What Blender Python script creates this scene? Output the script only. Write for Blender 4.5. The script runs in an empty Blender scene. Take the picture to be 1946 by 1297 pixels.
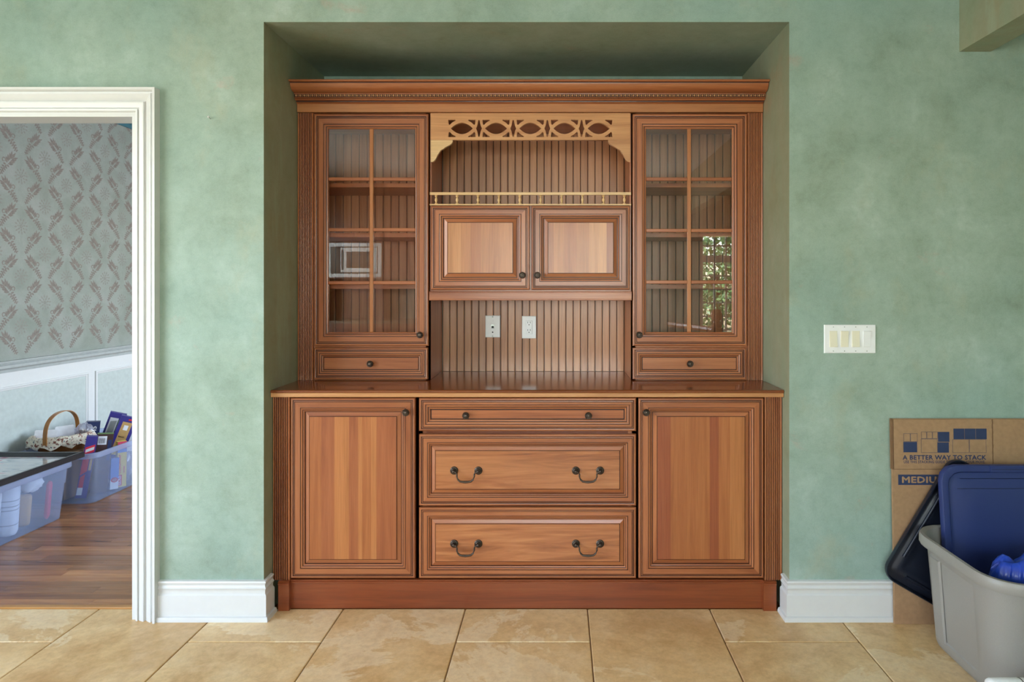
import bpy, bmesh, math, random
from mathutils import Vector, Matrix, noise as mnoise

# ------------------------------------------------------------------ camera, world, light
SC = bpy.context.scene
COL = SC.collection
FPX, U0, V0, CAMY, CAMZ = 1230.0, 1063.0, 548.0, -2.61, 1.336     # focal length in px, vanishing point, camera place
cd = bpy.data.cameras.new('camera'); cam = bpy.data.objects.new('camera', cd); COL.objects.link(cam)
cam.location = (0, CAMY, CAMZ); cam.rotation_euler = (math.pi/2, 0, 0)
cd.sensor_width = 36; cd.sensor_fit = 'HORIZONTAL'; cd.lens = FPX/1946*36
cd.shift_x = -(U0-973)/1946; cd.shift_y = (V0-648.5)/1946
cd.clip_start = 0.02; cd.clip_end = 200
SC.camera = cam

def srgb(r, g, b, a=1.0):
    f = lambda c: (c/12.92 if c <= .04045 else ((c+.055)/1.055)**2.4)
    return (f(r/255), f(g/255), f(b/255), a)

W = bpy.data.worlds.new('sky'); SC.world = W; W.use_nodes = True
nt = W.node_tree; nt.nodes.clear()
wo = nt.nodes.new('ShaderNodeOutputWorld'); wb = nt.nodes.new('ShaderNodeBackground'); ws = nt.nodes.new('ShaderNodeTexSky')
ws.sky_type = 'NISHITA'; ws.sun_disc = False; ws.sun_elevation = math.radians(50); ws.sun_rotation = math.radians(150)
wb.inputs['Strength'].default_value = 0.9
nt.links.new(ws.outputs[0], wb.inputs[0]); nt.links.new(wb.outputs[0], wo.inputs[0])

def area_light(name, loc, rot, sx, sy, power, color, label):
    ld = bpy.data.lights.new(name, 'AREA'); ld.shape = 'RECTANGLE'; ld.size = sx; ld.size_y = sy
    ld.energy = power; ld.color = color
    o = bpy.data.objects.new(name, ld); COL.objects.link(o); o.location = loc; o.rotation_euler = rot
    return o
# daylight lamps just outside window openings; the opening behind the camera is added
area_light('daylight_patio', (-3.46, -2.55, 1.35), (0, math.radians(-90), 0), 2.2, 3.3, 48, (.985, .985, .98), '')
area_light('fill_rear', (-.1, -5.50, 1.60), (math.radians(90), 0, 0), 2.3, 1.3, 45, (.95, .975, 1.0), '')  # added lamp at an unseen window, more frontal light for the alcove
area_light('daylight_dining', (1.06, 2.45, 1.35), (0, math.radians(90), 0), 1.7, 2.3, 100, (.80, .87, 1.0), '')

sd = bpy.data.lights.new('sun', 'SUN'); sd.energy = 16.0; sd.angle = .01; sd.color = (1, .96, .9)
sun = bpy.data.objects.new('sun', sd); COL.objects.link(sun); sun.rotation_euler = (math.radians(-42), 0, 0)     # high behind the house, on the garden trees

SC.view_settings.view_transform = 'Standard'
SC.view_settings.look = 'None'
SC.view_settings.gamma = 1.0
SC.view_settings.use_curve_mapping = False
SC.view_settings.exposure = 0.64

# ------------------------------------------------------------------ helpers
def X(u, Y): return (u-U0)*(Y-CAMY)/FPX            # image column at depth Y -> metres
def H(v, Y): return CAMZ-(v-V0)*(Y-CAMY)/FPX       # image row at depth Y -> height in metres

ORI = {}
def origin(o): return ORI.get(o.name, Vector((0, 0, 0)))
def tag(o, label=None, cat=None, group=None, kind=None):
    if label: o['label'] = label
    if cat: o['category'] = cat
    if group: o['group'] = group
    if kind: o['kind'] = kind
    return o
def thing(name, label, cat, loc=(0, 0, 0), rot=None, group=None, kind=None):
    o = bpy.data.objects.new(name, None); COL.objects.link(o); o.location = loc; o.empty_display_size = .1
    if rot: o.rotation_euler = rot; ORI[o.name] = Vector((0, 0, 0))
    else: ORI[o.name] = Vector(loc)
    return tag(o, label, cat, group, kind)
def link_mesh(name, me, mats, parent=None, loc=None):
    o = bpy.data.objects.new(name, me); COL.objects.link(o)
    if mats is not None:
        if len(me.materials): me.materials.clear()
        for m in (mats if isinstance(mats, (list, tuple)) else [mats]): me.materials.append(m)
    if parent is not None:
        o.parent = parent; ORI[o.name] = origin(parent)
    return o
def dup(o, parent=None, loc=None):
    c = o.copy(); COL.objects.link(c)
    if parent is not None: c.parent = parent; ORI[c.name] = origin(parent)
    if loc is not None: c.location = loc
    return c

class MB:
    def __init__(s): s.v = []; s.f = []; s.m = []; s.T = None
    def add(s, vs, fs, m=0):
        b = len(s.v)
        for p in vs:
            p = Vector(p); s.v.append(s.T @ p if s.T else p)
        for i, f in enumerate(fs):
            s.f.append(tuple(b+k for k in f)); s.m.append(m[i] if isinstance(m, list) else m)
        return s
    def box(s, x0, x1, y0, y1, z0, z1, m=0, c=0):
        if c:   # chamfered towards the viewer (-y)
            return s.box(x0, x1, y0+c, y1, z0, z1, m).ring((x0, x1, z0, z1), [(0, y0+c, m), (c, y0, m)], fill=m)
        vs = [(x, y, z) for x in (x0, x1) for y in (y0, y1) for z in (z0, z1)]
        return s.add(vs, [(0, 1, 3, 2), (4, 6, 7, 5), (0, 4, 5, 1), (2, 3, 7, 6), (0, 2, 6, 4), (1, 5, 7, 3)], m)
    def ring(s, rect, prof, fill=None, hoff=0):
        """rings of quads around a rectangle in XZ; prof = (inset, y, material of the band that ENDS here)"""
        x0, x1, z0, z1 = rect
        loops = []
        for (d, y, m) in prof:
            loops.append([(x0+d, y, z0+d), (x1-d, y, z0+d), (x1-d, y, z1-d), (x0+d, y, z1-d)])
        for i in range(1, len(prof)):
            a, b = loops[i-1], loops[i]; m = prof[i][2]
            for k in range(4):
                k2 = (k+1) % 4
                s.add([a[k], a[k2], b[k2], b[k]], [(0, 1, 2, 3)], m+(hoff if (k % 2 == 0 and m == 0) else 0))
        if fill is not None: s.add(loops[-1], [(0, 1, 2, 3)], fill)
        return s
    def extrude_x(s, prof, x0, x1, m=0, caps=True):
        """prof: (y,z[,mat]) open or closed polyline, swept along x"""
        n = len(prof)
        for i in range(n-1):
            (y, z), (y2, z2) = prof[i][:2], prof[i+1][:2]
            mm = prof[i+1][2] if len(prof[i+1]) > 2 else m
            s.add([(x0, y, z), (x1, y, z), (x1, y2, z2), (x0, y2, z2)], [(0, 1, 2, 3)], mm)
        if caps:
            for x, r in ((x0, False), (x1, True)):
                vs = [(x, p[0], p[1]) for p in prof]
                f = list(range(n)); s.add(vs, [tuple(f[::-1] if r else f)], m)
        return s
    def extrude_z(s, prof, z0, z1, m=0, caps=True):
        n = len(prof)
        for i in range(n-1):
            (x, y), (x2, y2) = prof[i][:2], prof[i+1][:2]
            mm = prof[i+1][2] if len(prof[i+1]) > 2 else m
            s.add([(x, y, z0), (x2, y2, z0), (x2, y2, z1), (x, y, z1)], [(0, 1, 2, 3)], mm)
        if caps:
            for z in (z0, z1): s.add([(p[0], p[1], z) for p in prof], [tuple(range(n))], m)
        return s
    def lathe(s, prof, c, axis='Y', n=20, m=0):
        """prof: (radius, along axis)"""
        rows = []
        for r, t in prof:
            row = []
            for k in range(n):
                a = 2*math.pi*k/n; p, q = r*math.cos(a), r*math.sin(a)
                row.append({'Y': (c[0]+p, c[1]+t, c[2]+q), 'Z': (c[0]+p, c[1]+q, c[2]+t), 'X': (c[0]+t, c[1]+p, c[2]+q)}[axis])
            rows.append(row)
        vs = [p for r in rows for p in r]; fs = []
        for i in range(len(rows)-1):
            for k in range(n): fs.append((i*n+k, i*n+(k+1) % n, (i+1)*n+(k+1) % n, (i+1)*n+k))
        fs.append(tuple(range(n))); fs.append(tuple((len(rows)-1)*n+k for k in range(n)))
        return s.add(vs, fs, m)
    def tube(s, pts, rad, n=8, m=0):
        pts = [Vector(p) for p in pts]; rows = []
        for i, p in enumerate(pts):
            t = (pts[min(i+1, len(pts)-1)]-pts[max(i-1, 0)]).normalized()
            up = Vector((0, 0, 1)) if abs(t.z) < .9 else Vector((0, 1, 0))
            a = t.cross(up).normalized(); b = t.cross(a).normalized()
            r = rad[i] if isinstance(rad, (list, tuple)) else rad
            rows.append([p+a*r*math.cos(2*math.pi*k/n)+b*r*math.sin(2*math.pi*k/n) for k in range(n)])
        vs = [p for r in rows for p in r]; fs = []
        for i in range(len(rows)-1):
            for k in range(n): fs.append((i*n+k, i*n+(k+1) % n, (i+1)*n+(k+1) % n, (i+1)*n+k))
        fs.append(tuple(range(n))); fs.append(tuple((len(rows)-1)*n+k for k in range(n)))
        return s.add(vs, fs, m)
    def loft(s, loops, m=0, cap0=True, cap1=True):
        n = len(loops[0]); vs = [p for l in loops for p in l]; fs = []; ms = []
        for i in range(len(loops)-1):
            for k in range(n):
                fs.append((i*n+k, i*n+(k+1) % n, (i+1)*n+(k+1) % n, (i+1)*n+k)); ms.append(m[i] if isinstance(m, list) else m)
        m0 = m[0] if isinstance(m, list) else m; m1 = m[-1] if isinstance(m, list) else m
        if cap0: fs.append(tuple(range(n))); ms.append(m0)
        if cap1: fs.append(tuple((len(loops)-1)*n+k for k in range(n))); ms.append(m1)
        return s.add(vs, fs, ms)
    def build(s, name, mats, parent=None, smooth=None, at=None):
        off = origin(parent) if parent is not None else Vector((0, 0, 0))
        if at is not None: off = Vector(at)
        me = bpy.data.meshes.new(name)
        me.from_pydata([tuple(p-off) for p in s.v], [], s.f)
        bm = bmesh.new(); bm.from_mesh(me)
        for i, f in enumerate(bm.faces): f.material_index = s.m[i]
        bmesh.ops.remove_doubles(bm, verts=bm.verts, dist=1e-5)
        bmesh.ops.recalc_face_normals(bm, faces=bm.faces)
        bm.to_mesh(me); bm.free()
        if smooth:
            me.shade_smooth() if hasattr(me, 'shade_smooth') else None
            me.set_sharp_from_angle(angle=math.radians(smooth))
        o = link_mesh(name, me, mats, parent)
        if at is not None and parent is None: o.location = at; ORI[o.name] = Vector(at)
        elif at is not None: o.location = Vector(at)-origin(parent)
        return o

def rrect(w, d, r, n=5, cx=0, cy=0, side=1):
    """rounded rectangle loop, w along x, d along y, with 'side' extra points on each straight"""
    pts = []
    cs = [(w/2-r, d/2-r, 0), (-w/2+r, d/2-r, 90), (-w/2+r, -d/2+r, 180), (w/2-r, -d/2+r, 270)]
    for i, (x, y, a0) in enumerate(cs):
        arc = [(x+r*math.cos(math.radians(a0+90*k/n)), y+r*math.sin(math.radians(a0+90*k/n))) for k in range(n+1)]
        pts += arc
        nx, ny, na = cs[(i+1) % 4]
        q = (nx+r*math.cos(math.radians(na)), ny+r*math.sin(math.radians(na))); p = arc[-1]
        for k in range(1, side): pts.append((p[0]+(q[0]-p[0])*k/side, p[1]+(q[1]-p[1])*k/side))
    return [(p[0]+cx, p[1]+cy) for p in pts]

def curve_mesh(splines, extrude, bevel=0):
    cu = bpy.data.curves.new('tmp', 'CURVE'); cu.dimensions = '2D'; cu.fill_mode = 'BOTH'
    cu.extrude = extrude; cu.bevel_depth = bevel
    for pts in splines:
        sp = cu.splines.new('POLY'); sp.points.add(len(pts)-1); sp.use_cyclic_u = True
        for p, q in zip(sp.points, pts): p.co = (q[0], q[1], 0, 1)
    o = bpy.data.objects.new('tmp', cu); COL.objects.link(o)
    me = bpy.data.meshes.new_from_object(o.evaluated_get(bpy.context.evaluated_depsgraph_get()))
    bpy.data.objects.remove(o); bpy.data.curves.remove(cu)
    return me
def text_mesh(txt, width, height=None, bold=0.0):
    cu = bpy.data.curves.new('tmp', 'FONT'); cu.body = txt; cu.size = 1; cu.resolution_u = 2; cu.space_character = 1+bold*2
    o = bpy.data.objects.new('tmp', cu); COL.objects.link(o)
    me = bpy.data.meshes.new_from_object(o.evaluated_get(bpy.context.evaluated_depsgraph_get()))
    bpy.data.objects.remove(o); bpy.data.curves.remove(cu)
    if bold:                                       # heavier strokes: the outline repeated with small shifts, each a hair in front of the last
        V = [v.co.copy() for v in me.vertices]; F = [tuple(p.vertices) for p in me.polygons]; vs, fs = [], []
        for i, (dx, dy) in enumerate(((0, 0), (bold, 0), (-bold, 0), (0, bold), (0, -bold))):
            b = len(vs); vs += [(v.x+dx, v.y+dy, i*.004) for v in V]; fs += [tuple(b+k for k in f) for f in F]
        me = bpy.data.meshes.new('tmp'); me.from_pydata(vs, [], fs)
    xs = [v.co.x for v in me.vertices]; ys = [v.co.y for v in me.vertices]
    x0, x1, y0, y1 = min(xs), max(xs), min(ys), max(ys); k = width/(x1-x0); ky = k if height is None else height/(y1-y0)
    for v in me.vertices: v.co = Vector(((v.co.x-x0)*k, (v.co.y-y0)*ky, v.co.z*.004))
    return me
FACE_FRONT = Matrix(((1, 0, 0, 0), (0, 0, -1, 0), (0, 1, 0, 0), (0, 0, 0, 1)))    # XY drawing -> upright, facing -Y
def place_text(name, txt, width, mat, parent, pos, height=None, bold=0.0, M=FACE_FRONT):
    me = text_mesh(txt, width, height, bold); me.transform(Matrix.Translation(pos) @ M)
    return link_mesh(name, me, mat, parent)

# ------------------------------------------------------------------ materials
def new_mat(name):
    m = bpy.data.materials.new(name); m.use_nodes = True
    n = m.node_tree.nodes; b = n.get('Principled BSDF')
    return m, m.node_tree, n, b
def N(nt, t, **kw):
    n = nt.nodes.new(t)
    for k, v in kw.items():
        if k.startswith('i_'):
            key = k[2:]; n.inputs[int(key) if key.isdigit() else key].default_value = v
        else: setattr(n, k, v)
    return n
def ramp(nt, fac, stops):
    r = nt.nodes.new('ShaderNodeValToRGB'); e = r.color_ramp.elements
    e[0].position, e[0].color = stops[0]; e[1].position, e[1].color = stops[-1]
    for p, c in stops[1:-1]:
        q = e.new(p); q.color = c
    nt.links.new(fac, r.inputs[0]); return r.outputs[0]
def mix(nt, fac, a, b, blend='MIX'):
    m = nt.nodes.new('ShaderNodeMix'); m.data_type = 'RGBA'; m.blend_type = blend
    if isinstance(fac, (int, float)): m.inputs[0].default_value = fac
    else: nt.links.new(fac, m.inputs[0])
    for i, c in ((6, a), (7, b)):
        if isinstance(c, tuple): m.inputs[i].default_value = c
        else: nt.links.new(c, m.inputs[i])
    return m.outputs[2]
def coords(nt, scale=(1, 1, 1), rnd=0.0):
    tc = nt.nodes.new('ShaderNodeTexCoord'); mp = nt.nodes.new('ShaderNodeMapping'); mp.inputs['Scale'].default_value = scale
    if rnd:
        oi = nt.nodes.new('ShaderNodeObjectInfo'); mu = N(nt, 'ShaderNodeMath', operation='MULTIPLY', i_1=rnd)
        nt.links.new(oi.outputs['Random'], mu.inputs[0])
        ad = N(nt, 'ShaderNodeVectorMath', operation='ADD'); nt.links.new(tc.outputs['Object'], ad.inputs[0])
        cb = nt.nodes.new('ShaderNodeCombineXYZ')
        for i in range(3): nt.links.new(mu.outputs[0], cb.inputs[i])
        nt.links.new(cb.outputs[0], ad.inputs[1]); nt.links.new(ad.outputs[0], mp.inputs[0])
    else: nt.links.new(tc.outputs['Object'], mp.inputs[0])
    return mp.outputs[0]
def noise(nt, vec, scale, detail=4, rough=.55, dist=0.0):
    n = N(nt, 'ShaderNodeTexNoise', i_Scale=scale, i_Detail=detail, i_Roughness=rough, i_Distortion=dist)
    nt.links.new(vec, n.inputs['Vector']); return n.outputs['Fac']
def bump(nt, b, h, strength, dist=.002):
    n = N(nt, 'ShaderNodeBump', i_Strength=strength, i_Distance=dist); nt.links.new(h, n.inputs['Height']); nt.links.new(n.outputs[0], b.inputs['Normal'])

def plain(name, col, rough=.5, metal=0, coat=0, spec=None, nscale=0, namt=.06, bumpy=0):
    m, nt, n, b = new_mat(name)
    b.inputs['Roughness'].default_value = rough; b.inputs['Metallic'].default_value = metal; b.inputs['Coat Weight'].default_value = coat
    if spec is not None: b.inputs['Specular IOR Level'].default_value = spec
    v = coords(nt); f = noise(nt, v, nscale or 35, 3)
    d = tuple(c*(1-namt) for c in col[:3])+(1,); l = tuple(min(1, c*(1+namt)) for c in col[:3])+(1,)
    nt.links.new(ramp(nt, f, [(.3, d), (.7, l)]), b.inputs['Base Color'])
    if bumpy: bump(nt, b, f, bumpy)
    return m
def wood(name, c0, c1, c2, axis='Z', rough=.32, coat=.25, fig=1.0, objvar=.12):
    """cherry: c0 dark streak, c1 body, c2 light; grain along axis"""
    m, nt, n, b = new_mat(name)
    s = {'X': (1.2, 22, 22), 'Y': (22, 1.2, 22), 'Z': (22, 22, 1.2)}[axis]
    v = coords(nt, s, 13.0)
    body = noise(nt, v, 1.0, 5, .6, .6*fig)
    sf = {'X': (6, 240, 240), 'Y': (240, 6, 240), 'Z': (240, 240, 6)}[axis]
    fine = noise(nt, coords(nt, sf, 5.0), 1.0, 3, .7)
    sl = {'X': (.9, 5, 5), 'Y': (5, .9, 5), 'Z': (5, 5, .9)}[axis]
    slow = noise(nt, coords(nt, sl, 31.0), 1.0, 3, .5, .8)
    c = ramp(nt, body, [(.25, c0), (.5, c1), (.75, c2)])
    c = mix(nt, ramp(nt, slow, [(.35, (0, 0, 0, 1)), (.7, (.45, .45, .45, 1))]), c, c2)
    g = ramp(nt, fine, [(.3, (.78, .76, .74, 1)), (.6, (1, 1, 1, 1))])
    c = mix(nt, .8, c, g, 'MULTIPLY')
    oi = nt.nodes.new('ShaderNodeObjectInfo')
    c = mix(nt, 1.0, c, ramp(nt, oi.outputs['Random'], [(0, (1-objvar,)*3+(1,)), (1, (1+objvar*.4,)*3+(1,))]), 'MULTIPLY')
    nt.links.new(c, b.inputs['Base Color'])
    b.inputs['Roughness'].default_value = rough; b.inputs['Coat Weight'].default_value = coat; b.inputs['Coat Roughness'].default_value = .18
    bump(nt, b, fine, .04, .0008)
    return m
def emit_free_glass(name, ior=1.75, tint=(1, 1, 1, 1), haze=0.0, hazecol=(.6, .66, .8, 1), rough=.0):
    """thin clear sheet: fresnel mix of a mirror coat and see-through, with optional frosting"""
    m, nt, n, b = new_mat(name); n.remove(b)
    out = n['Material Output']
    tr = N(nt, 'ShaderNodeBsdfTransparent'); tr.inputs[0].default_value = tint
    gl = N(nt, 'ShaderNodeBsdfGlossy'); gl.inputs['Roughness'].default_value = rough
    fr = N(nt, 'ShaderNodeFresnel'); fr.inputs['IOR'].default_value = ior
    base = tr.outputs[0]
    if haze:
        df = N(nt, 'ShaderNodeBsdfDiffuse'); df.inputs[0].default_value = hazecol
        tl = N(nt, 'ShaderNodeBsdfTranslucent'); tl.inputs[0].default_value = hazecol
        h1 = N(nt, 'ShaderNodeMixShader', i_0=.5); nt.links.new(df.outputs[0], h1.inputs[1]); nt.links.new(tl.outputs[0], h1.inputs[2])
        h2 = N(nt, 'ShaderNodeMixShader', i_0=haze); nt.links.new(tr.outputs[0], h2.inputs[1]); nt.links.new(h1.outputs[0], h2.inputs[2])
        base = h2.outputs[0]
    mx = N(nt, 'ShaderNodeMixShader'); ge = N(nt, 'ShaderNodeNewGeometry'); iv = N(nt, 'ShaderNodeMath', operation='SUBTRACT', i_0=1.0); mu = N(nt, 'ShaderNodeMath', operation='MULTIPLY')
    nt.links.new(ge.outputs['Backfacing'], iv.inputs[1]); nt.links.new(fr.outputs[0], mu.inputs[0]); nt.links.new(iv.outputs[0], mu.inputs[1])
    nt.links.new(mu.outputs[0], mx.inputs[0]); nt.links.new(base, mx.inputs[1]); nt.links.new(gl.outputs[0], mx.inputs[2])
    nt.links.new(mx.outputs[0], out.inputs[0]); return m

def faux_paint(name, warm=0.0):
    m, nt, n, b = new_mat(name)
    v = coords(nt, (1, 1, 1))
    big = noise(nt, v, 1.0, 3, .5); mid = noise(nt, v, 3.4, 10, .70, .15); fine = noise(nt, v, 24, 8, .74); spk = noise(nt, v, 260, 3, .7)
    c = ramp(nt, mid, [(.30, srgb(132, 150, 132)), (.45, srgb(151, 171, 155)), (.58, srgb(162, 182, 168)), (.75, srgb(184, 201, 191))])
    c = mix(nt, ramp(nt, big, [(.42, (0, 0, 0, 1)), (.66, (.55, .55, .55, 1))]), c, srgb(142, 177, 172))
    v2 = coords(nt, (1.3, 1, .9)); blot = noise(nt, v2, 2.3, 9, .68, .2)
    c = mix(nt, ramp(nt, blot, [(.56, (0, 0, 0, 1)), (.76, (.6, .6, .6, 1))]), c, srgb(172, 172, 142))
    v3 = coords(nt, (.9, 1, 1.25)); red = noise(nt, v3, 3.1, 9, .66, .2)
    c = mix(nt, ramp(nt, red, [(.63, (0, 0, 0, 1)), (.76, (.6, .6, .6, 1))]), c, srgb(190, 152, 136))
    c = mix(nt, .6, c, ramp(nt, fine, [(.30, (.76, .79, .76, 1)), (.50, (.99, .99, .99, 1)), (.68, (1.08, 1.08, 1.08, 1))]), 'MULTIPLY')
    c = mix(nt, .6, c, ramp(nt, spk, [(.3, (.85, .86, .85, 1)), (.65, (1.04, 1.04, 1.04, 1))]), 'MULTIPLY')
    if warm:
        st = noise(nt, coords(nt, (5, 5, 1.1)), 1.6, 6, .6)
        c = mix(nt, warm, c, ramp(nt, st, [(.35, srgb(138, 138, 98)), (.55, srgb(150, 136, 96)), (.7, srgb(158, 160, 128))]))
    nt.links.new(c, b.inputs['Base Color']); b.inputs['Roughness'].default_value = .62
    bump(nt, b, fine, .1, .002)
    return m
def travertine(name):
    m, nt, n, b = new_mat(name)
    v = coords(nt, (1, 1, 1), 37.0)
    a = noise(nt, v, 1.7, 8, .62, .5); c2 = noise(nt, v, 6, 9, .7, .3); f = noise(nt, v, 46, 8, .75); e = noise(nt, v, 1.3, 10, .66, .4)
    c = ramp(nt, a, [(.3, srgb(198, 160, 108)), (.46, srgb(216, 182, 132)), (.6, srgb(226, 196, 148)), (.75, srgb(233, 208, 164))])
    c = mix(nt, .5, c, ramp(nt, c2, [(.3, srgb(180, 136, 84)), (.5, srgb(220, 188, 138)), (.7, srgb(238, 217, 180))]))
    c = mix(nt, ramp(nt, e, [(.545, (0, 0, 0, 1)), (.56, (.5, .5, .5, 1)), (.62, (.2, .2, .2, 1))]), c, srgb(240, 224, 192))      # pale mineral bands with a hard edge
    c = mix(nt, ramp(nt, e, [(.40, (.4, .4, .4, 1)), (.47, (0, 0, 0, 1))]), c, srgb(176, 130, 78))
    c = mix(nt, .7, c, ramp(nt, f, [(.3, (.80, .77, .73, 1)), (.58, (1.04, 1.04, 1.04, 1))]), 'MULTIPLY')
    c = mix(nt, 1.0, c, (1.12, 1.11, 1.08, 1), 'MULTIPLY')
    nt.links.new(c, b.inputs['Base Color']); b.inputs['Roughness'].default_value = .36
    bump(nt, b, c2, .12, .002)
    return m
def wallpaper(name):
    m, nt, n, b = new_mat(name)
    f = noise(nt, coords(nt), 5, 6, .65, .5); g = noise(nt, coords(nt), 260, 2, .6)
    c = ramp(nt, f, [(.3, srgb(136, 145, 134)), (.55, srgb(151, 158, 150)), (.75, srgb(162, 163, 159))])
    c = mix(nt, .6, c, ramp(nt, g, [(.3, (.8, .8, .8, 1)), (.65, (1, 1, 1, 1))]), 'MULTIPLY')
    nt.links.new(c, b.inputs['Base Color']); b.inputs['Roughness'].default_value = .5
    return m

M = {}
M['paint'] = faux_paint('green sponged paint')
M['olive_mix_soft'] = faux_paint('sponging mixed lightly to olive', .3)
M['olive_mix'] = faux_paint('sponging mixed to olive', .62)  # wall colour mixed towards olive, for the niche sides and the beam
M['white'] = plain('white trim enamel', srgb(218, 220, 219), .35, coat=.1, namt=.012)
M['white_cool'] = plain('white plastic', srgb(240, 242, 243), .35, namt=.01)
M['ivory'] = plain('ivory plastic', srgb(234, 229, 206), .35, namt=.01)
M['ceil'] = plain('white ceiling paint', srgb(225, 226, 224), .8)
M['tile'] = travertine('travertine tile')
M['grout'] = plain('brown grout', srgb(140, 112, 78), .9)
CW = dict(d=srgb(122, 62, 34), b=srgb(166, 97, 57), l=srgb(188, 120, 76))
M['wz'] = wood('cherry upright grain', CW['d'], CW['b'], CW['l'], 'Z')
M['wx'] = wood('cherry level grain', CW['d'], CW['b'], CW['l'], 'X')
M['wfig'] = wood('cherry figured drawer front', srgb(118, 62, 34), srgb(170, 102, 60), srgb(198, 134, 84), 'X', fig=4.5)
M['glaze'] = plain('dark brown glaze', srgb(52, 20, 12), .4, coat=.1)
M['s_dark'] = wood('cherry stave dark red', srgb(116, 54, 32), srgb(148, 76, 46), srgb(164, 92, 56), 'Z', objvar=.05)
M['s_mid'] = wood('cherry stave mid', srgb(136, 72, 38), srgb(168, 99, 55), srgb(182, 114, 66), 'Z', objvar=.05)
M['s_red'] = wood('cherry stave reddish', srgb(128, 66, 38), srgb(160, 91, 54), srgb(174, 104, 64), 'Z', objvar=.05)
M['s_light'] = wood('cherry stave light', srgb(150, 88, 46), srgb(180, 113, 64), srgb(194, 128, 76), 'Z', objvar=.05)
M['s_pale'] = wood('cherry stave pale', srgb(166, 106, 58), srgb(192, 130, 78), srgb(206, 146, 92), 'Z', objvar=.05)
M['valance'] = wood('pale cherry', srgb(172, 112, 64), srgb(204, 146, 94), srgb(218, 164, 112), 'X')
M['frieze'] = wood('frieze cherry', srgb(150, 90, 50), srgb(184, 120, 72), srgb(200, 138, 88), 'X')
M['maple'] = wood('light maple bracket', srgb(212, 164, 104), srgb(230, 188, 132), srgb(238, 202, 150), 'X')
M['bead'] = wood('beadboard wood', srgb(150, 96, 60), srgb(188, 132, 92), srgb(204, 150, 108), 'Z', rough=.3)  # lightened so the wood itself carries the bright light of the alcove
M['plinth'] = wood('dark cherry plinth', srgb(102, 44, 20), srgb(134, 65, 33), srgb(148, 80, 44), 'X')
M['counter'] = wood('polished cherry counter', srgb(98, 44, 20), srgb(132, 66, 32), srgb(150, 84, 44), 'X', rough=.14, coat=.8)
M['dentil'] = plain('pale carved beading', srgb(186, 138, 96), .4)
M['bronze'] = plain('oil rubbed bronze', srgb(86, 76, 68), .34, metal=.8)
M['glass'] = emit_free_glass('cabinet glass', 2.2)
M['winglass'] = emit_free_glass('window glass', 1.45)
M['black'] = plain('black socket', srgb(18, 18, 18), .6)
M['screw'] = plain('grey steel screw', srgb(170, 176, 172), .3, metal=.8)
M['oak'] = wood('oak floor strip', srgb(118, 70, 40), srgb(170, 114, 68), srgb(194, 140, 92), 'X', rough=.26, coat=.3, objvar=.38)
M['oak_edge'] = wood('threshold strip', srgb(150, 98, 44), srgb(186, 132, 66), srgb(204, 152, 88), 'X')
M['wallpaper'] = wallpaper('grey green wallpaper')
M['sprig'] = plain('brown printed sprig', srgb(128, 120, 112), .55, nscale=90, namt=.2)
M['rosette'] = plain('faint printed rosette', srgb(138, 138, 130), .55, nscale=90, namt=.12)
M['crown_teal'] = plain('teal crown paint', srgb(58, 110, 122), .5)
M['wains'] = plain('pale grey wainscot panel', srgb(188, 198, 194), .5)
M['rail_grey'] = plain('grey chair rail', srgb(170, 176, 174), .45)
M['card'] = plain('kraft cardboard', srgb(166, 132, 98), .85, nscale=60, namt=.08)
M['card_edge'] = plain('cardboard cut edge', srgb(128, 96, 68), .9)
M['ink'] = plain('navy print', srgb(44, 58, 92), .8)
M['tote'] = plain('warm grey plastic', srgb(150, 147, 141), .38, nscale=300, namt=.03, bumpy=.05)
M['lid_blue'] = plain('navy blue plastic', srgb(40, 54, 108), .42, nscale=300, namt=.05, bumpy=.05)
M['lid_line'] = plain('blue plastic crease shade', srgb(20, 26, 62), .5)  # shade of the moulded creases, put into a darker lid colour
M['lid_dark'] = plain('blue black plastic', srgb(26, 32, 46), .35, nscale=300, namt=.05)
M['bag_blue'] = plain('blue plastic film', srgb(34, 72, 186), .3, coat=.2)
M['bin_clear'] = emit_free_glass('frosted clear plastic', 1.4, (.93, .96, 1, 1), .21, (.62, .74, 1, 1), .12)
M['bin_rim'] = emit_free_glass('thick clear plastic rim', 1.5, (.85, .9, 1, 1), .4, (.7, .78, 1, 1), .15)
M['film'] = emit_free_glass('clear plastic film', 1.6, (.92, .92, 1, 1), .3, (.75, .76, .86, 1), .1)
M['napkin'] = plain('white paper', srgb(232, 234, 238), .8)
M['wicker'] = plain('brown woven splint', srgb(132, 84, 40), .6, nscale=120, namt=.25)
M['handle'] = wood('bent wood handle', srgb(148, 92, 40), srgb(178, 118, 58), srgb(192, 134, 72), 'Z')
M['frame_black'] = plain('black picture frame', srgb(30, 30, 36), .3, nscale=150, namt=.25)
M['purple'] = plain('purple carton', srgb(52, 44, 132), .45)
M['navy'] = plain('navy carton', srgb(28, 46, 92), .45)
M['brown'] = plain('dark brown carton', srgb(66, 38, 32), .5)
M['red'] = plain('red print', srgb(214, 40, 60), .5)
M['yellow'] = plain('yellow carton', srgb(226, 196, 84), .5)
M['tan'] = plain('tan print', srgb(196, 156, 96), .5)
M['ltblue'] = plain('light blue carton', srgb(96, 132, 200), .5)
M['green'] = plain('green print', srgb(90, 130, 60), .5)
M['pink'] = plain('pink print', srgb(206, 64, 92), .5)
M['steel'] = plain('brushed steel', srgb(190, 188, 184), .3, metal=.9)
M['screen'] = plain('black glass', srgb(20, 18, 18), .1)
M['granite'] = plain('speckled granite', srgb(132, 120, 98), .2, nscale=120, namt=.5)
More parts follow.
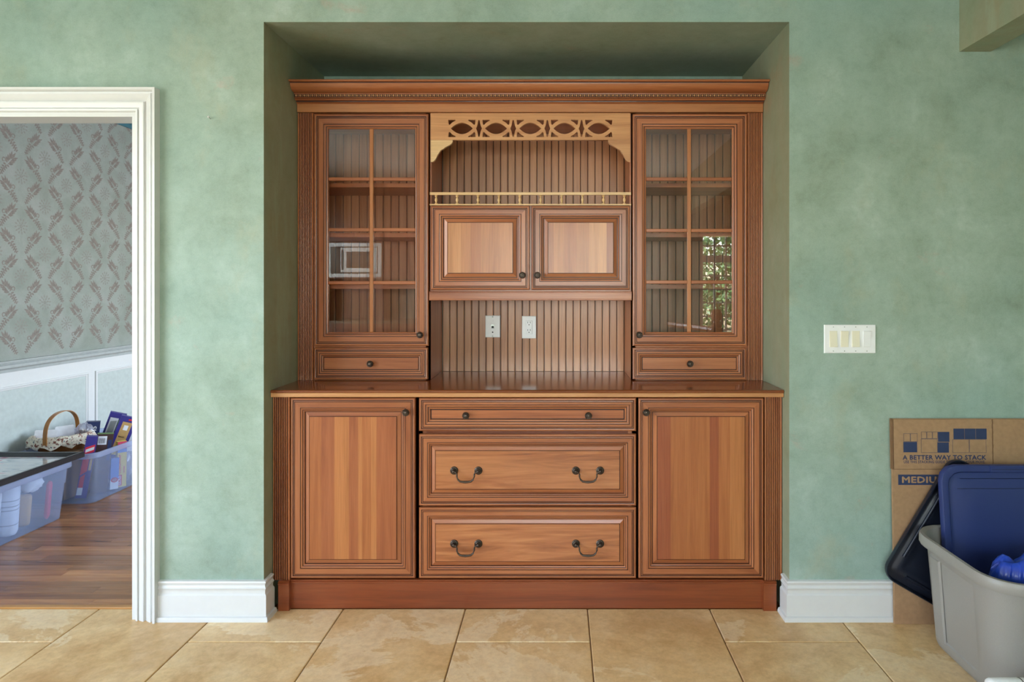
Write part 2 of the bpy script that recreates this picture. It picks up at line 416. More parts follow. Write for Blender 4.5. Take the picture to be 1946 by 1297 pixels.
def lining():
    m, nt, n, b = new_mat('printed cotton lining')
    v = coords(nt); f = noise(nt, v, 60, 2, .5); g = noise(nt, v, 45, 2, .5)
    c = ramp(nt, f, [(.36, srgb(120, 70, 60)), (.44, srgb(214, 204, 186)), (.6, srgb(226, 218, 200)), (.68, srgb(90, 100, 110))])
    nt.links.new(c, b.inputs['Base Color']); b.inputs['Roughness'].default_value = .9; return m
M['lining'] = lining()
def picture_print():
    m, nt, n, b = new_mat('pale flower print under glass')
    v = coords(nt, (1, 3, 1)); f = noise(nt, v, 5, 4, .6, 1.0)
    c = ramp(nt, f, [(.3, srgb(110, 130, 140)), (.45, srgb(196, 200, 206)), (.58, srgb(216, 214, 214)), (.66, srgb(206, 96, 130)), (.75, srgb(190, 180, 190))])
    nt.links.new(c, b.inputs['Base Color']); b.inputs['Roughness'].default_value = .12; b.inputs['Coat Weight'].default_value = .6; return m
M['print'] = picture_print()
def foliage():
    m, nt, n, b = new_mat('sunlit leaves')
    f = noise(nt, coords(nt), 9, 6, .8, .4)
    nt.links.new(ramp(nt, f, [(.35, srgb(70, 104, 60)), (.5, srgb(140, 186, 110)), (.62, srgb(214, 236, 214))]), b.inputs['Base Color'])
    b.inputs['Roughness'].default_value = .6; return m
M['leaf'] = foliage()
M['grass'] = plain('lawn', srgb(96, 120, 66), .9)
WM = [M['wz'], M['wx'], M['glaze']]      # 0 upright, 1 level, 2 glaze

# ------------------------------------------------------------------ the setting
ND = .67                      # depth of the niche
NX0, NX1, NZ = -1.192, .927, 2.41
DX0, DX1, DZ = -2.62, -1.703, 2.045   # doorway opening
RX0, RX1, RY0, RZ = -3.3, 3.2, -5.3, 2.75

def struct(o, label, cat): return tag(o, label, cat, kind='structure')
b = MB()
for (x0, x1, z0, z1) in ((RX0, DX0, 0, RZ), (DX0, DX1, DZ, RZ), (DX1, NX0, 0, RZ), (NX0, NX1, NZ, RZ), (NX1, RX1, 0, RZ)):
    b.box(x0, x1, 0, .10, z0, z1)
wbk = b.build('wall_back', [M['paint'], M['olive_mix'], M['olive_mix_soft']])
for p in wbk.data.polygons:      # the reveals of the niche carry the colour of its side walls and soffit
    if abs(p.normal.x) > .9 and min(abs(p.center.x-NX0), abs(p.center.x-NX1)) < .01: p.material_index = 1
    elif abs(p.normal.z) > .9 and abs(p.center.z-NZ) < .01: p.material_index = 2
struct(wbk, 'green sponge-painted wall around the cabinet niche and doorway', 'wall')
struct(MB().box(NX0-.1, NX0, .10, ND+.1, 0, NZ+.1).build('wall_niche_left', M['olive_mix']), 'shaded green side wall of the niche beside the doorway', 'wall')
struct(MB().box(NX1, NX1+.1, .10, ND+.1, 0, NZ+.1).build('wall_niche_right', M['olive_mix']), 'olive-tinged side wall of the niche facing the window light', 'wall')
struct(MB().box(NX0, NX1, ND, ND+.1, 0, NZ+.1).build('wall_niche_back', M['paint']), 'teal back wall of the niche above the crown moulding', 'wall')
struct(MB().box(NX0, NX1, .10, ND, NZ, NZ+.1).build('ceiling_niche', M['olive_mix_soft']), 'dark green underside of the niche above the cabinet', 'ceiling')
# kitchen shell
def holed_wall(b, axis, c0, c1, lo, hi, holes):
    """wall slab in plane 'axis' from lo..hi with rectangular openings (a0,a1,z0,z1)"""
    def bx(a0, a1, z0, z1):
        if a1-a0 < 1e-4 or z1-z0 < 1e-4: return
        if axis == 'X': b.box(c0, c1, a0, a1, z0, z1)
        else: b.box(a0, a1, c0, c1, z0, z1)
    a = lo
    for (h0, h1, z0, z1) in sorted(holes):
        bx(a, h0, 0, RZ); bx(h0, h1, 0, z0); bx(h0, h1, z1, RZ); a = h1
    bx(a, hi, 0, RZ); return b
PATIO = (-4.25, -.85, .08, 2.42); REAR_ADDED = (-1.25, 1.05, .95, 2.25); STAIRWIN = (1.86, 3.05, .55, 2.08)
struct(holed_wall(MB(), 'X', RX0-.1, RX0, RY0-.1, 0.1, [PATIO]).build('wall_left', M['paint']), 'green kitchen wall with the wide patio window', 'wall')
struct(MB().box(RX1, RX1+.1, RY0-.1, .1, 0, RZ).build('wall_right', M['paint']), 'green kitchen wall beyond the storage totes', 'wall')
struct(holed_wall(MB(), 'Y', RY0-.1, RY0, RX0, RX1, [REAR_ADDED, STAIRWIN]).build('wall_front', M['paint']), 'kitchen wall with the stair window and an added window opposite the built-in cabinet', 'wall')
struct(MB().box(RX0-.1, RX1+.1, RY0-.1, .1, RZ, RZ+.1).build('ceiling', M['ceil']), 'white kitchen ceiling', 'ceiling')
bx0 = X(1823, 0)
struct(MB().box(bx0, bx0+.125, RY0, 0, H(98.5, 0), RZ).build('ceiling_beam', M['olive_mix']), 'green painted beam running out from the wall near the ceiling', 'beam')

# floor of tiles: columns .5075 wide, every other column shifted half a tile
fl = struct(MB().box(RX0-.1, RX1+.1, RY0-.1, .084, -.1, -.006).build('floor', M['grout']), 'travertine tile floor laid in offset columns', 'floor')
TP, TG = .5077, .0045
tm = MB(); h = (TP-TG)/2
tm.loft([[(x, y, z) for x, y in rrect(2*(h-i), 2*(h-i), .003, 1)] for i, z in ((0, -.012), (0, -.002), (.0025, 0))], cap0=False)
tile0 = tm.build('tile', M['tile'], fl); first = True
def cut_tile(x0, x1, y0, y1):
    c = MB(); w, d = x1-x0-TG, y1-y0-TG
    c.loft([[(x+(x0+x1)/2, y+(y0+y1)/2, z) for x, y in rrect(w-2*i, d-2*i, .003, 1)] for i, z in ((0, -.012), (0, -.002), (.0025, 0))], cap0=False)
    return c.build('tile', M['tile'], fl, at=((x0+x1)/2, (y0+y1)/2, 0))
for k in range(-5, 8):
    x0 = -.8983+TP*k
    xa, xb = max(x0, RX0), min(x0+TP, RX1)
    ybase = -.168 if k % 2 else -.168+TP/2
    for j in range(-1, 11):
        y1 = ybase+TP-TP*j; y0 = y1-TP
        ya, yb = max(y0, RY0), min(y1, .086)
        if yb-ya < .02 or xb-xa < .03: continue
        if abs((xb-xa)-TP) < 1e-6 and abs((yb-ya)-TP) < 1e-6:
            loc = ((xa+xb)/2, (ya+yb)/2, 0)
            if first: tile0.location = loc; first = False
            else: dup(tile0, fl, loc)
        else: cut_tile(xa, xb, ya, yb)

# dining room beyond the doorway
WX = -3.43
DXR, DYF, DZC = .9, 4.2, 2.74
struct(MB().box(WX-.1, WX, .10, DYF+.1, 0, DZC).build('wall_dining_left', M['wallpaper']), 'papered dining room wall with brown leaf sprigs above white wainscot', 'wall')
wl = bpy.data.objects['wall_dining_left']
bb = MB(); bb.box(WX, DXR, DYF, DYF+.1, 0, DZC)
struct(bb.build('wall_dining_back', M['wallpaper']), 'papered end wall of the dining room', 'wall')
struct(holed_wall(MB(), 'X', DXR, DXR+.1, ND+.1, DYF+.1, [(1.3, 3.6, .5, 2.2)]).build('wall_dining_right', M['wallpaper']), 'papered dining room wall with the bright window', 'wall')
struct(MB().box(WX-.1, DXR+.1, .10, DYF+.1, DZC, DZC+.1).build('ceiling_dining', M['ceil']), 'dining room ceiling', 'ceiling')
fd = struct(MB().box(WX-.1, DXR+.1, .084, DYF+.1, -.1, -.004).build('floor_dining', M['oak']), 'narrow oak strip floor in the dining room', 'floor')
random.seed(4)
PW = .057
pm = MB(); pm.loft([[(x*1.0, y, z) for x, y in rrect(1-2*i, PW-.0012-2*i, .0008, 1)] for i, z in ((0, -.008), (0, -.0008), (.0008, 0))], cap0=False)
plank0 = pm.build('plank', M['oak'], fd); first = True
for r in range(46):
    y = .112+PW*(r+.5)
    xr = -.9-random.random()*.9
    if y < .72: xr = min(xr, -1.3)
    x = WX
    while x < xr-.02:
        L = random.uniform(.35, .95)
        x2 = min(x+L, -1.32 if y < .8 else -.9)
        if x2-x < .05: break
        o = plank0 if first else dup(plank0, fd); first = False
        o.location = ((x+x2)/2, y, 0); o.scale = (x2-x-.0008, 1, 1); x = x2
th = MB(); th.loft([[(x-2.165, y+.098, z) for x, y in rrect(.93-2*i, .026-2*i, .002, 1)] for i, z in ((0, -.01), (0, .003), (.003, .006))])
tag(th.build('threshold', M['oak_edge']), 'thin golden wood threshold between tile and oak floor', 'threshold')

# wallpaper print: one flat mesh for each kind of motif
def leaf_poly(mb, base, ang, L, w, flip, m=0):
    pts = []
    for t, s in ((0, .12), (.25, .8), (.5, 1), (.78, .55), (1, 0), (.78, -.55), (.5, -1), (.25, -.8), (0, -.12)):
        px = base[0]+math.cos(ang)*L*t-math.sin(ang)*w*s; pz = base[1]+math.sin(ang)*L*t+math.cos(ang)*w*s
        pts.append((px, pz))
    return pts
def sprig(mb, cy, cz, lean):
    P = []
    R = math.radians
    def L(x, z, a, ln, w): P.append(leaf_poly(mb, (x, z), R(a), ln, w, 1))
    L(.020, .024, 54, .050, .0078)
    for i in range(4):                     # dense fan of pointed leaves
        t = i/3; x = .018-.026*t; z = .020-.026*t; ln = .050-.012*t
        L(x-.002, z+.002, 54+27+20*t, ln, .0072); L(x+.003, z-.002, 54-30-22*t, ln, .0072)
    for i in range(5):                     # tail of small leaves curling down
        t = i/4; x = -.014-.036*t**.8; z = -.014-.050*t
        s = .022*(1-.35*t)
        L(x+.002, z, -40+5*t, s, .0062*(1-.3*t)); L(x-.002, z, 165+20*t, s, .0060*(1-.3*t)); L(x, z-.002, 236, s*.9, .0052)
    for i in range(9):                     # scroll
        a = R(215-i*36); L(-.031+.0095*math.cos(a), .012+.0095*math.sin(a), math.degrees(a)+95, .011, .0034)
    for n, p in enumerate(P):
        mb.add([(WX+.0003+n*.00001, cy+lean*q[0]*1.1, cz+q[1]*1.1) for q in p], [tuple(range(len(p)))])
def rosette(mb, cy, cz):
    for ringr, n, ln in ((.014, 7, .020), (.032, 12, .022), (.002, 5, .013)):
        for i in range(n):
            a = 2*math.pi*i/n+ringr*20
            p = leaf_poly(mb, (cy+ringr*math.cos(a), cz+ringr*math.sin(a)), a, ln, .0062, 1)
            mb.add([(WX+.0002+i*.00001+ringr*.003, q[0], q[1]) for q in p], [tuple(range(len(p)))])
sp, ro = MB(), MB()
for k in range(-6, 15):
    for j in range(-3, 9):
        z = 2.28-.16*j
        if .98 < z < 2.62: sprig(sp, 1.42+.19*k, z, 1 if (k+j) % 2 else -1)
    for j in range(-1, 5):
        z = (2.37 if k % 2 == 0 else 2.20)-.32*j
        if .95 < z < 2.62: rosette(ro, 1.42+.19*(k+.5), z)
tag(sp.build('wallpaper_sprigs', M['sprig'], wl), kind='stuff'); tag(ro.build('wallpaper_rosettes', M['rosette'], wl), kind='stuff')

# wainscot of the dining wall
cr = MB()
prof = [(0, .812), (.012, .812), (.014, .83), (.03, .842), (.03, .858), (.018, .864), (.026, .876), (.026, .884), (0, .884)]
def extrude_y(mb, prof, y0, y1, m=0):
    n = len(prof)
    for i in range(n-1):
        (x, z), (x2, z2) = prof[i], prof[i+1]
        mb.add([(x, y0, z), (x, y1, z), (x2, y1, z2), (x2, y0, z2)], [(0, 1, 2, 3)], m)
    for y in (y0, y1): mb.add([(p[0], y, p[1]) for p in prof], [tuple(range(n))], m)
    return mb
extrude_y(cr, [(WX+x, z) for x, z in prof], .1, DYF)
struct(cr.build('trim_1', M['rail_grey'], None), 'grey-white chair rail along the papered dining wall', 'chair rail')
ws_ = MB(); ws_.box(WX, WX+.006, .1, DYF, .12, .812)
wo_ = struct(ws_.build('trim_2', M['white']), 'white panelled wainscot below the chair rail', 'wainscot')
for i, (y0, y1) in enumerate(((.30, 2.07), (2.18, 3.95))):
    pn = MB(); pn.box(WX+.0062, WX+.0075, y0, y1, .24, .715); pn.build('panel', M['wains'], wo_)
    mo = MB(); lo_ = []
    for (k, xx) in ((0, .006), (0, .016), (.004, .0185), (.010, .0185), (.014, .013), (.022, .012), (.025, .0074)):
        lo_.append([(WX+xx, y0-.02+k, .225+k), (WX+xx, y1+.02-k, .225+k), (WX+xx, y1+.02-k, .725-k), (WX+xx, y0-.02+k, .725-k)])
    mo.loft(lo_, cap0=False, cap1=False)
    mo.build('panel_moulding', M['white'], wo_)
extrude_y(bs := MB(), [(WX, 0), (WX+.018, 0), (WX+.018, .09), (WX+.008, .12), (WX, .12)], .1, DYF)
struct(bs.build('baseboard_dining', M['white']), 'white baseboard of the papered dining wall', 'baseboard')
ct = MB(); pr = [(0, 2.61), (.012, 2.61), (.016, 2.635), (.04, 2.65), (.07, 2.70), (.085, 2.715), (.085, 2.74), (0, 2.74)]
extrude_y(ct, [(WX+x, z) for x, z in pr], .1, DYF)
struct(ct.build('trim_3', M['crown_teal']), 'teal crown moulding above the dining wallpaper', 'crown moulding')

# doorway casing and jamb
CP = [(0, 0), (0, -.010), (.004, -.014), (.010, -.015), (.0115, -.007), (.0145, -.007), (.016, -.012), (.024, -.014), (.034, -.019), (.0375, -.019), (.039, -.010), (.043, -.010), (.046, -.013),
      (.056, -.020), (.066, -.026), (.0705, -.026), (.072, -.020), (.077, -.021), (.0795, -.031), (.083, -.035), (.092, -.035), (.092, 0)]
def casing(ys):
    mb = MB(); pth = []
    for d, y in CP:
        y = y*ys[0]+ys[1]
        pth.append([(DX0-d, y, 0), (DX0-d, y, DZ+d), (DX1+d, y, DZ+d), (DX1+d, y, 0)])
    for i in range(len(CP)-1):
        for k in range(3): mb.add([pth[i][k], pth[i][k+1], pth[i+1][k+1], pth[i+1][k]], [(0, 1, 2, 3)])
    return mb
dr = thing('door_1', 'white moulded doorway casing and jamb opening to the dining room', 'doorway', ((DX0+DX1)/2, 0, 0), kind='structure')
casing((1, 0)).build('casing', M['white'], dr, smooth=30)
casing((-1, .10)).build('casing', M['white'], dr, smooth=30)
j = MB()
j.box(DX0, DX0+.018, -.003, .103, 0, DZ); j.box(DX1-.018, DX1, -.003, .103, 0, DZ); j.box(DX0+.018, DX1-.018, -.003, .103, DZ-.018, DZ)
j.build('jamb', M['white'], dr)

# baseboards with a shoe moulding, turning into the niche
BP = [(0, .160), (.012, .158), (.014, .152), (.011, .147), (.009, .140), (.012, .133), (.015, .130), (.012, .124), (.010, .119), (.0105, .108), (.016, .102), (.0165, .098), (.0165, .02), (.024, .017), (.026, .010), (.026, 0), (0, 0)]
def baseboard(path):
    """path: list of (x,y, outward nx, ny) at which the profile is placed (mitred)"""
    mb = MB(); rows = [[(x+nx*d, y+ny*d, z) for d, z in BP] for (x, y, nx, ny) in path]
    for a, c in zip(rows, rows[1:]):
        for i in range(len(BP)-1): mb.add([a[i], c[i], c[i+1], a[i+1]], [(0, 1, 2, 3)])
    for r in (rows[0], rows[-1]): mb.add(r, [tuple(range(len(BP)))])
    return mb
struct(baseboard([(DX1+.0925, 0, 0, -1), (NX0, 0, 1, -1), (NX0, .062, 1, 0)]).build('baseboard_left', M['white'], smooth=30), 'white moulded baseboard between doorway casing and niche', 'baseboard')
struct(baseboard([(NX1, .062, -1, 0), (NX1, 0, -1, -1), (RX1, 0, 0, -1)]).build('baseboard_right', M['white'], smooth=30), 'white moulded baseboard behind the flattened moving carton', 'baseboard')
struct(baseboard([(RX0, 0, 0, -1), (DX0-.0925, 0, 0, -1)]).build('baseboard_far_left', M['white'], smooth=30), 'white moulded baseboard on the far side of the doorway', 'baseboard')

# windows (daylight sources, the counter window added; the stair window is mirrored in the cabinet glass)
def window(name, label, axis, c, a0, a1, z0, z1, cols, rows, trans=None):
    w = thing(name, label, 'window', ((a0+a1)/2, c, z0) if axis == 'Y' else (c, (a0+a1)/2, z0), kind='structure')
    sg = -1
    def bx(mb, p0, p1, q0, q1, t0, t1):
        if axis == 'Y': mb.box(p0, p1, c-t1, c-t0, q0, q1)
        else: mb.box(c-t1, c-t0, p0, p1, q0, q1)
    f = MB(); t = .05
    for (p0, p1, q0, q1) in ((a0, a0+t, z0, z1), (a1-t, a1, z0, z1), (a0+t, a1-t, z0, z0+t), (a0+t, a1-t, z1-t, z1)): bx(f, p0, p1, q0, q1, .02, .08)
    f.build('window_frame', M['white'], w)
    if trans:
        f = MB(); bx(f, a0+t, a1-t, trans, trans+.09, .02, .08); f.build('transom', M['white'], w)
    zs = [(z0+t, z1-t, rows)] if not trans else [(z0+t, trans, rows), (trans+.09, z1-t, 2)]
    for (q0, q1, rw) in zs:
        for i in range(1, cols):
            x = a0+t+(a1-a0-2*t)*i/cols; f = MB(); bx(f, x-.01, x+.01, q0, q1, .035, .065); f.build('muntin', M['white'], w)
        for k in range(1, rw):
            z = q0+(q1-q0)*k/rw; f = MB(); bx(f, a0+t, a1-t, z-.01, z+.01, .037, .063); f.build('muntin', M['white'], w)
        for i in range(cols):
            for k in range(rw):
                f = MB(); p0 = a0+t+(a1-a0-2*t)*i/cols; p1 = a0+t+(a1-a0-2*t)*(i+1)/cols
                bx(f, p0+.01, p1-.01, q0+(q1-q0)*k/rw+.01, q0+(q1-q0)*(k+1)/rw-.01, .048, .052); f.build('pane', M['winglass'], w)
    return w
window('window_1', 'wide patio window in the kitchen side wall', 'X', RX0, *PATIO, 3, 1)
window('window_added', 'added unseen window above the kitchen counter opposite the cabinet', 'Y', RY0, *REAR_ADDED, 2, 1)
window('window_3', 'many-paned window by the stairs, mirrored in the cabinet glass', 'Y', RY0, *STAIRWIN, 7, 6, 1.68)
window('window_4', 'dining room window throwing cool daylight on the oak floor', 'X', DXR+.1, 1.3, 3.6, .5, 2.2, 3, 2)

# ------------------------------------------------------------------ the built-in cabinet
YU, YUF = .325, .345        # upper: door fronts, face frame
YB, YBF = .075, .097        # base: door fronts, face frame
CT = .916                   # counter top height
ZUT = H(213, YU)            # underside of the frieze / top of upper units

def frame_prof(y, F, mold, back=.020):
    mm = .001
    P = [(0, back, 0), (0, 5, 0), (1.2, 2, 0), (3.5, .3, 0), (7, 0, 0), (9.2, .5, 0), (9.8, 3, 2), (12.2, 3, 2), (12.8, .8, 0), (15.2, .5, 0), (15.8, 2.6, 2), (17.4, 2.6, 2), (18.2, .4, 0),
         (F, .4, 0), (F+.6, 2.6, 2), (F+2.2, 2.6, 2), (F+2.8, .8, 0)]
    k = mold/20
    P += [(F+2.8+3.4*k, 1.2, 0), (F+2.8+6.5*k, 3.2, 0), (F+2.8+7*k, 5, 2), (F+2.8+8.6*k, 5, 2), (F+2.8+9.2*k, 3.6, 0), (F+2.8+12.2*k, 4.6, 0), (F+2.8+14.4*k, 7.5, 0), (F+2.8+14.8*k, 10, 2), (F+mold, 10, 2)]
    out = []
    for a, yy, m in P: out.append((a*mm, y+(yy*mm if yy > .1 or yy == 0 else yy), m))
    out[0] = (0, y+back, 0)
    return out
def knob_mesh():
    mb = MB()
    mb.lathe([(.0065, 0), (.0062, -.008), (.0058, -.012), (.0095, -.014), (.0142, -.017), (.015, -.0205), (.0142, -.0235), (.0125, -.0255), (.0118, -.0247), (.0105, -.0247),
              (.0098, -.0268), (.0082, -.0280), (.0075, -.0268), (.0062, -.0268), (.0055, -.0288), (.003, -.0297), (.0004, -.0298)], (0, 0, 0), 'Y', 24)
    o = mb.build('knob', M['bronze'], smooth=50); me = o.data; bpy.data.objects.remove(o); return me
KNOB = knob_mesh()
def knob(parent, x, y, z):
    o = bpy.data.objects.new('knob', KNOB); COL.objects.link(o); o.parent = parent; o.location = Vector((x, y, z))-origin(parent)
def bail_pull_mesh(dx):
    mb = MB()
    for s in (-1, 1):
        mb.lathe([(.0168, 0), (.0168, -.002), (.0158, -.0042), (.0132, -.005), (.0125, -.004), (.0112, -.004), (.0105, -.0062), (.0082, -.0075), (.0072, -.0066), (.006, -.0066), (.0052, -.012), (.0055, -.02), (.0035, -.0225), (.0004, -.0228)], (s*dx, 0, 0), 'Y', 22)
    pts = []; rad = []
    half = [(dx+.003, -.018, -.001), (dx-.004, -.019, -.001), (dx-.0115, -.020, -.003), (dx-.0145, -.021, -.010), (dx-.0145, -.022, -.02), (dx-.019, -.0235, -.031), (dx-.028, -.0245, -.0385), (dx-.040, -.025, -.0402)]
    path = [(-x, y, z) for x, y, z in half]+[(0, -.0252, -.0408)]+half[::-1]
    rads = [1.25*r_ for r_ in (.0026, .0028, .0028, .0027, .0026, .0028, .0032, .0036, .0042, .0036, .0032, .0028, .0026, .0027, .0028, .0028, .0026)]
    mb.tube(path, rads, 10)
    o = mb.build('bail_pull', M['bronze'], smooth=50); me = o.data; bpy.data.objects.remove(o); return me
BAIL = bail_pull_mesh(.0503)
def bail(parent, x, y, z):
    o = bpy.data.objects.new('bail_pull', BAIL); COL.objects.link(o); o.parent = parent; o.location = Vector((x, y, z))-origin(parent)

def panel_door(parent, name, rect, y, F, mold, staves=None, raised=True, figured=False, grain='Z', back=.020):
    """frame with grooves; raised centre field made of upright staves, or one board"""
    x0, x1, z0, z1 = rect; mb = MB()
    pr = frame_prof(y, F, mold, back); fi = (F+mold)*.001
    if raised:
        pr += [(fi+.0010, y+.0095, 0), (fi+.0025, y+.0088, 0), (fi+.0150, y+.0048, 0), (fi+.0164, y+.0030, 0), (fi+.0168, y+.0046, 2), (fi+.0186, y+.0046, 2)]
        mb.ring(rect, pr, hoff=1)
        mb.ring(rect, [(0, y+back, 0), (.02, y+back, 0)])
        d = o = mb.build(name, WM, parent)
        a = fi+.0186
        fx0, fx1, fz0, fz1 = x0+a, x1-a, z0+a, z1-a
        if staves:
            tot = sum(w for w, _ in staves); x = fx0
            for w, m in staves:
                x2 = x+(fx1-fx0)*w/tot
                MB().box(x, x2, y+.0015, y+.012, fz0, fz1).build('stave', M[m], d); x = x2
        else:
            MB().box(fx0, fx1, y+.0015, y+.012, fz0, fz1).build('field', M['wfig'] if figured else M['wx'], d)
    else:
        pr += [(fi+.001, y+.0075, 2)]
        mb.ring(rect, pr, hoff=1)
        d = mb.build(name, WM, parent)
        a = fi+.0005
        MB().box(x0+a, x1-a, y+.0070, y+.013, z0+a, z1-a).build('field', M['wx'], d)
    return d

def pilaster(parent, x0, x1, y, z0, z1, back, n=8, name='pilaster'):
    """reeded strip: n flutes cut in its face, glazed dark"""
    mb = MB(); w = x1-x0; edge = w*.07; p = (w-2*edge)/n; prof = [(x0, back), (x0, y), (x0+edge, y)]
    pts = [(x0, back, 0), (x0, y+.001, 0), (x0+.001, y, 0), (x0+edge, y, 0)]
    for i in range(n):
        a = x0+edge+p*i
        pts += [(a+p*.06, y+.0022, 0), (a+p*.16, y+.0042, 2), (a+p*.42, y+.0042, 2), (a+p*.52, y+.0018, 0), (a+p*.62, y+.0003, 0), (a+p*.75, y, 0), (a+p*.9, y+.0004, 0), (a+p*.98, y+.0012, 0)]
    pts += [(x1-.001, y, 0), (x1, y+.001, 0), (x1, back, 0), (x0, back, 0)]
    mb.extrude_z(pts, z0, z1)
    return mb.build(name, WM, parent)

def beadboards(parent, x0, x1, z0, z1, y, n):
    w = (x1-x0)/n; g = .0015; hw = w/2-g
    prof = [(-hw, .012), (-hw, .0035), (-hw+.0012, .0008), (-hw+.003, 0), (hw-.003, 0), (hw-.0012, .0008), (hw, .0035), (hw, .012), (-hw, .012)]
    mb = MB(); mb.extrude_z([(a+x0+w/2, b_+y) for a, b_ in prof], z0, z1)
    o0 = mb.build('beadboard_plank', M['bead'], parent, at=(x0+w/2, y, z0))
    base = o0.location.copy()
    for i in range(1, n): dup(o0, parent, base+Vector((w*i, 0, 0)))
    MB().box(x0, x1, y+.0085, y+.0115, z0, z1).build('back_panel', M['glaze'], parent)

BX0, BX1 = NX0+.003, NX1-.003       # outer sides of the cabinet
# ---- base units
zb0, zb1 = H(1100, YB), H(757, YB)         # doors
zp = H(1104, YB)                           # top of the plinth
def base_carcass(t, x0, x1):
    mb = MB(); f = .019
    zc_ = zp+.0005
    mb.box(x0, x0+f, YBF, ND-.004, zc_, CT-.03); mb.box(x1-f, x1, YBF, ND-.004, zc_, CT-.03)
    mb.box(x0+f, x1-f, ND-.012, ND-.004, zc_, CT-.03); mb.box(x0+f, x1-f, YBF, ND-.012, zc_, zc_+.018); mb.box(x0+f, x1-f, YBF, ND-.012, CT-.045, CT-.03)
    mb.ring((x0, x1, zc_, CT-.03), [(0, YBF, 0), (.035, YBF, 0)], hoff=1)
    return mb.build('carcass', WM, t)
UB = lambda u: X(u, YB)
ls = [(60, 's_mid'), (67, 's_red'), (75, 's_light'), (48, 's_red'), (20, 's_light'), (45, 's_mid'), (28, 's_light'), (102, 's_red')]
rs = [(70, 's_dark'), (207, 's_mid'), (48, 's_dark'), (60, 's_mid'), (78, 's_light')]
tL = thing('base_cabinet', 'base cabinet with striped stave door next to the doorway side of the niche', 'cabinet', ((BX0+UB(792.5))/2, YBF, 0), group='base cabinets')
base_carcass(tL, BX0, UB(792.5))
d = panel_door(tL, 'door', (UB(552), UB(789), zb0, zb1), YB, 40, 20, ls); knob(d, UB(773), YB, H(783, YB))
pilaster(tL, BX0, UB(550), .078, zp, CT-.031, YBF+.002)
tR = thing('base_cabinet', 'base cabinet with broad-stave door and dark red edge stave, beside the right baseboard', 'cabinet', ((BX1+UB(1211))/2, YBF, 0), group='base cabinets')
base_carcass(tR, UB(1211), BX1)
d = panel_door(tR, 'door', (UB(1213.5), UB(1451.5), zb0, zb1), YB, 40, 20, rs); knob(d, UB(1227), YB, H(783, YB))
pilaster(tR, UB(1454), BX1, .078, zp, CT-.031, YBF+.002)
tD = thing('drawer_cabinet', 'base cabinet of three drawers with bronze knobs and bail pulls', 'cabinet', ((UB(792.5)+UB(1211))/2, YBF, 0))
base_carcass(tD, UB(792.5)+.001, UB(1211)-.001)
ux0, ux1 = UB(796), UB(1209)
for v in (823, 963.8): MB().box(ux0-.003, ux1+.003, YBF+.004, YBF+.018, H(v, YB)-.02, H(v, YB)+.02).build('drawer_rail', M['plinth'], tD)  # dark wood puts the shade of the drawer gaps into the rails
d = panel_door(tD, 'drawer', (ux0, ux1, H(820, YB), zb1), YB, 27, 24, raised=False)
for u in (886, 1118): knob(d, UB(u), YB+.007, H(789.5, YB))
for i, (v0, v1, vp) in enumerate(((826, 962, 895), (965.5, 1100, 1034))):
    d = panel_door(tD, 'drawer', (ux0, ux1, H(v1, YB), H(v0, YB)), YB, 34, 17, figured=True)
    for u in (886, 1117.3): bail(d, UB(u), YB+.0015, H(vp, YB))
# ---- plinth
pl = thing('plinth', 'dark cherry plinth board with corner blocks at the tile floor', 'plinth', ((BX0+BX1)/2, .09, 0))
yt = .088
mb = MB(); px0, px1 = X(551, .075), X(1450, .075)
mb.extrude_x([(yt+.012, 0), (yt, 0), (yt, zp-.017), (yt-.004, zp-.0145), (yt-.004, zp-.0105), (yt-.001, zp-.008), (yt-.006, zp-.004), (yt-.006, zp), (yt+.012, zp), (yt+.012, 0)], px0, px1)
mb.build('toe_board', M['plinth'], pl)
MB().box(px0, px1, yt+.0125, ND-.03, 0, zp).build('platform', M['plinth'], pl)
for (a, c) in ((BX0+.0265, px0), (px1, BX1-.0265)):
    mb = MB(); yb_ = .066
    mb.box(a, c, yb_+.006, yt+.012, 0, zp)
    mb.extrude_x([(yb_+.006, 0), (yb_, 0), (yb_, zp-.017), (yb_-.003, zp-.014), (yb_-.003, zp-.010), (yb_, zp-.0075), (yb_-.004, zp-.003), (yb_+.002, zp), (yb_+.006, zp), (yb_+.006, 0)], a, c)
    mb.build('corner_block', M['plinth'], pl)
# ---- counter
co = thing('countertop', 'polished dark cherry countertop of the built-in cabinet', 'countertop', ((BX0+BX1)/2, .3, CT-.03))
yc = .052
mb = MB()
mb.extrude_x([(ND-.004, CT-.012), (ND-.004, CT), (yc+.010, CT), (yc+.005, CT-.001), (yc+.0015, CT-.004), (yc, CT-.008), (yc+.002, CT-.0115), (yc+.008, CT-.012), (ND-.004, CT-.012)], BX0, BX1)
mb.build('top', M['counter'], co, smooth=40)
mb = MB(); mb.extrude_x([(YBF-.004, CT-.0125), (yc+.006, CT-.0125), (yc+.005, CT-.014), (yc+.005, CT-.0285), (yc+.007, CT-.03), (YBF-.004, CT-.03), (YBF-.004, CT-.0125)], BX0, BX1)
mb.build('edge_band', M['valance'], co)

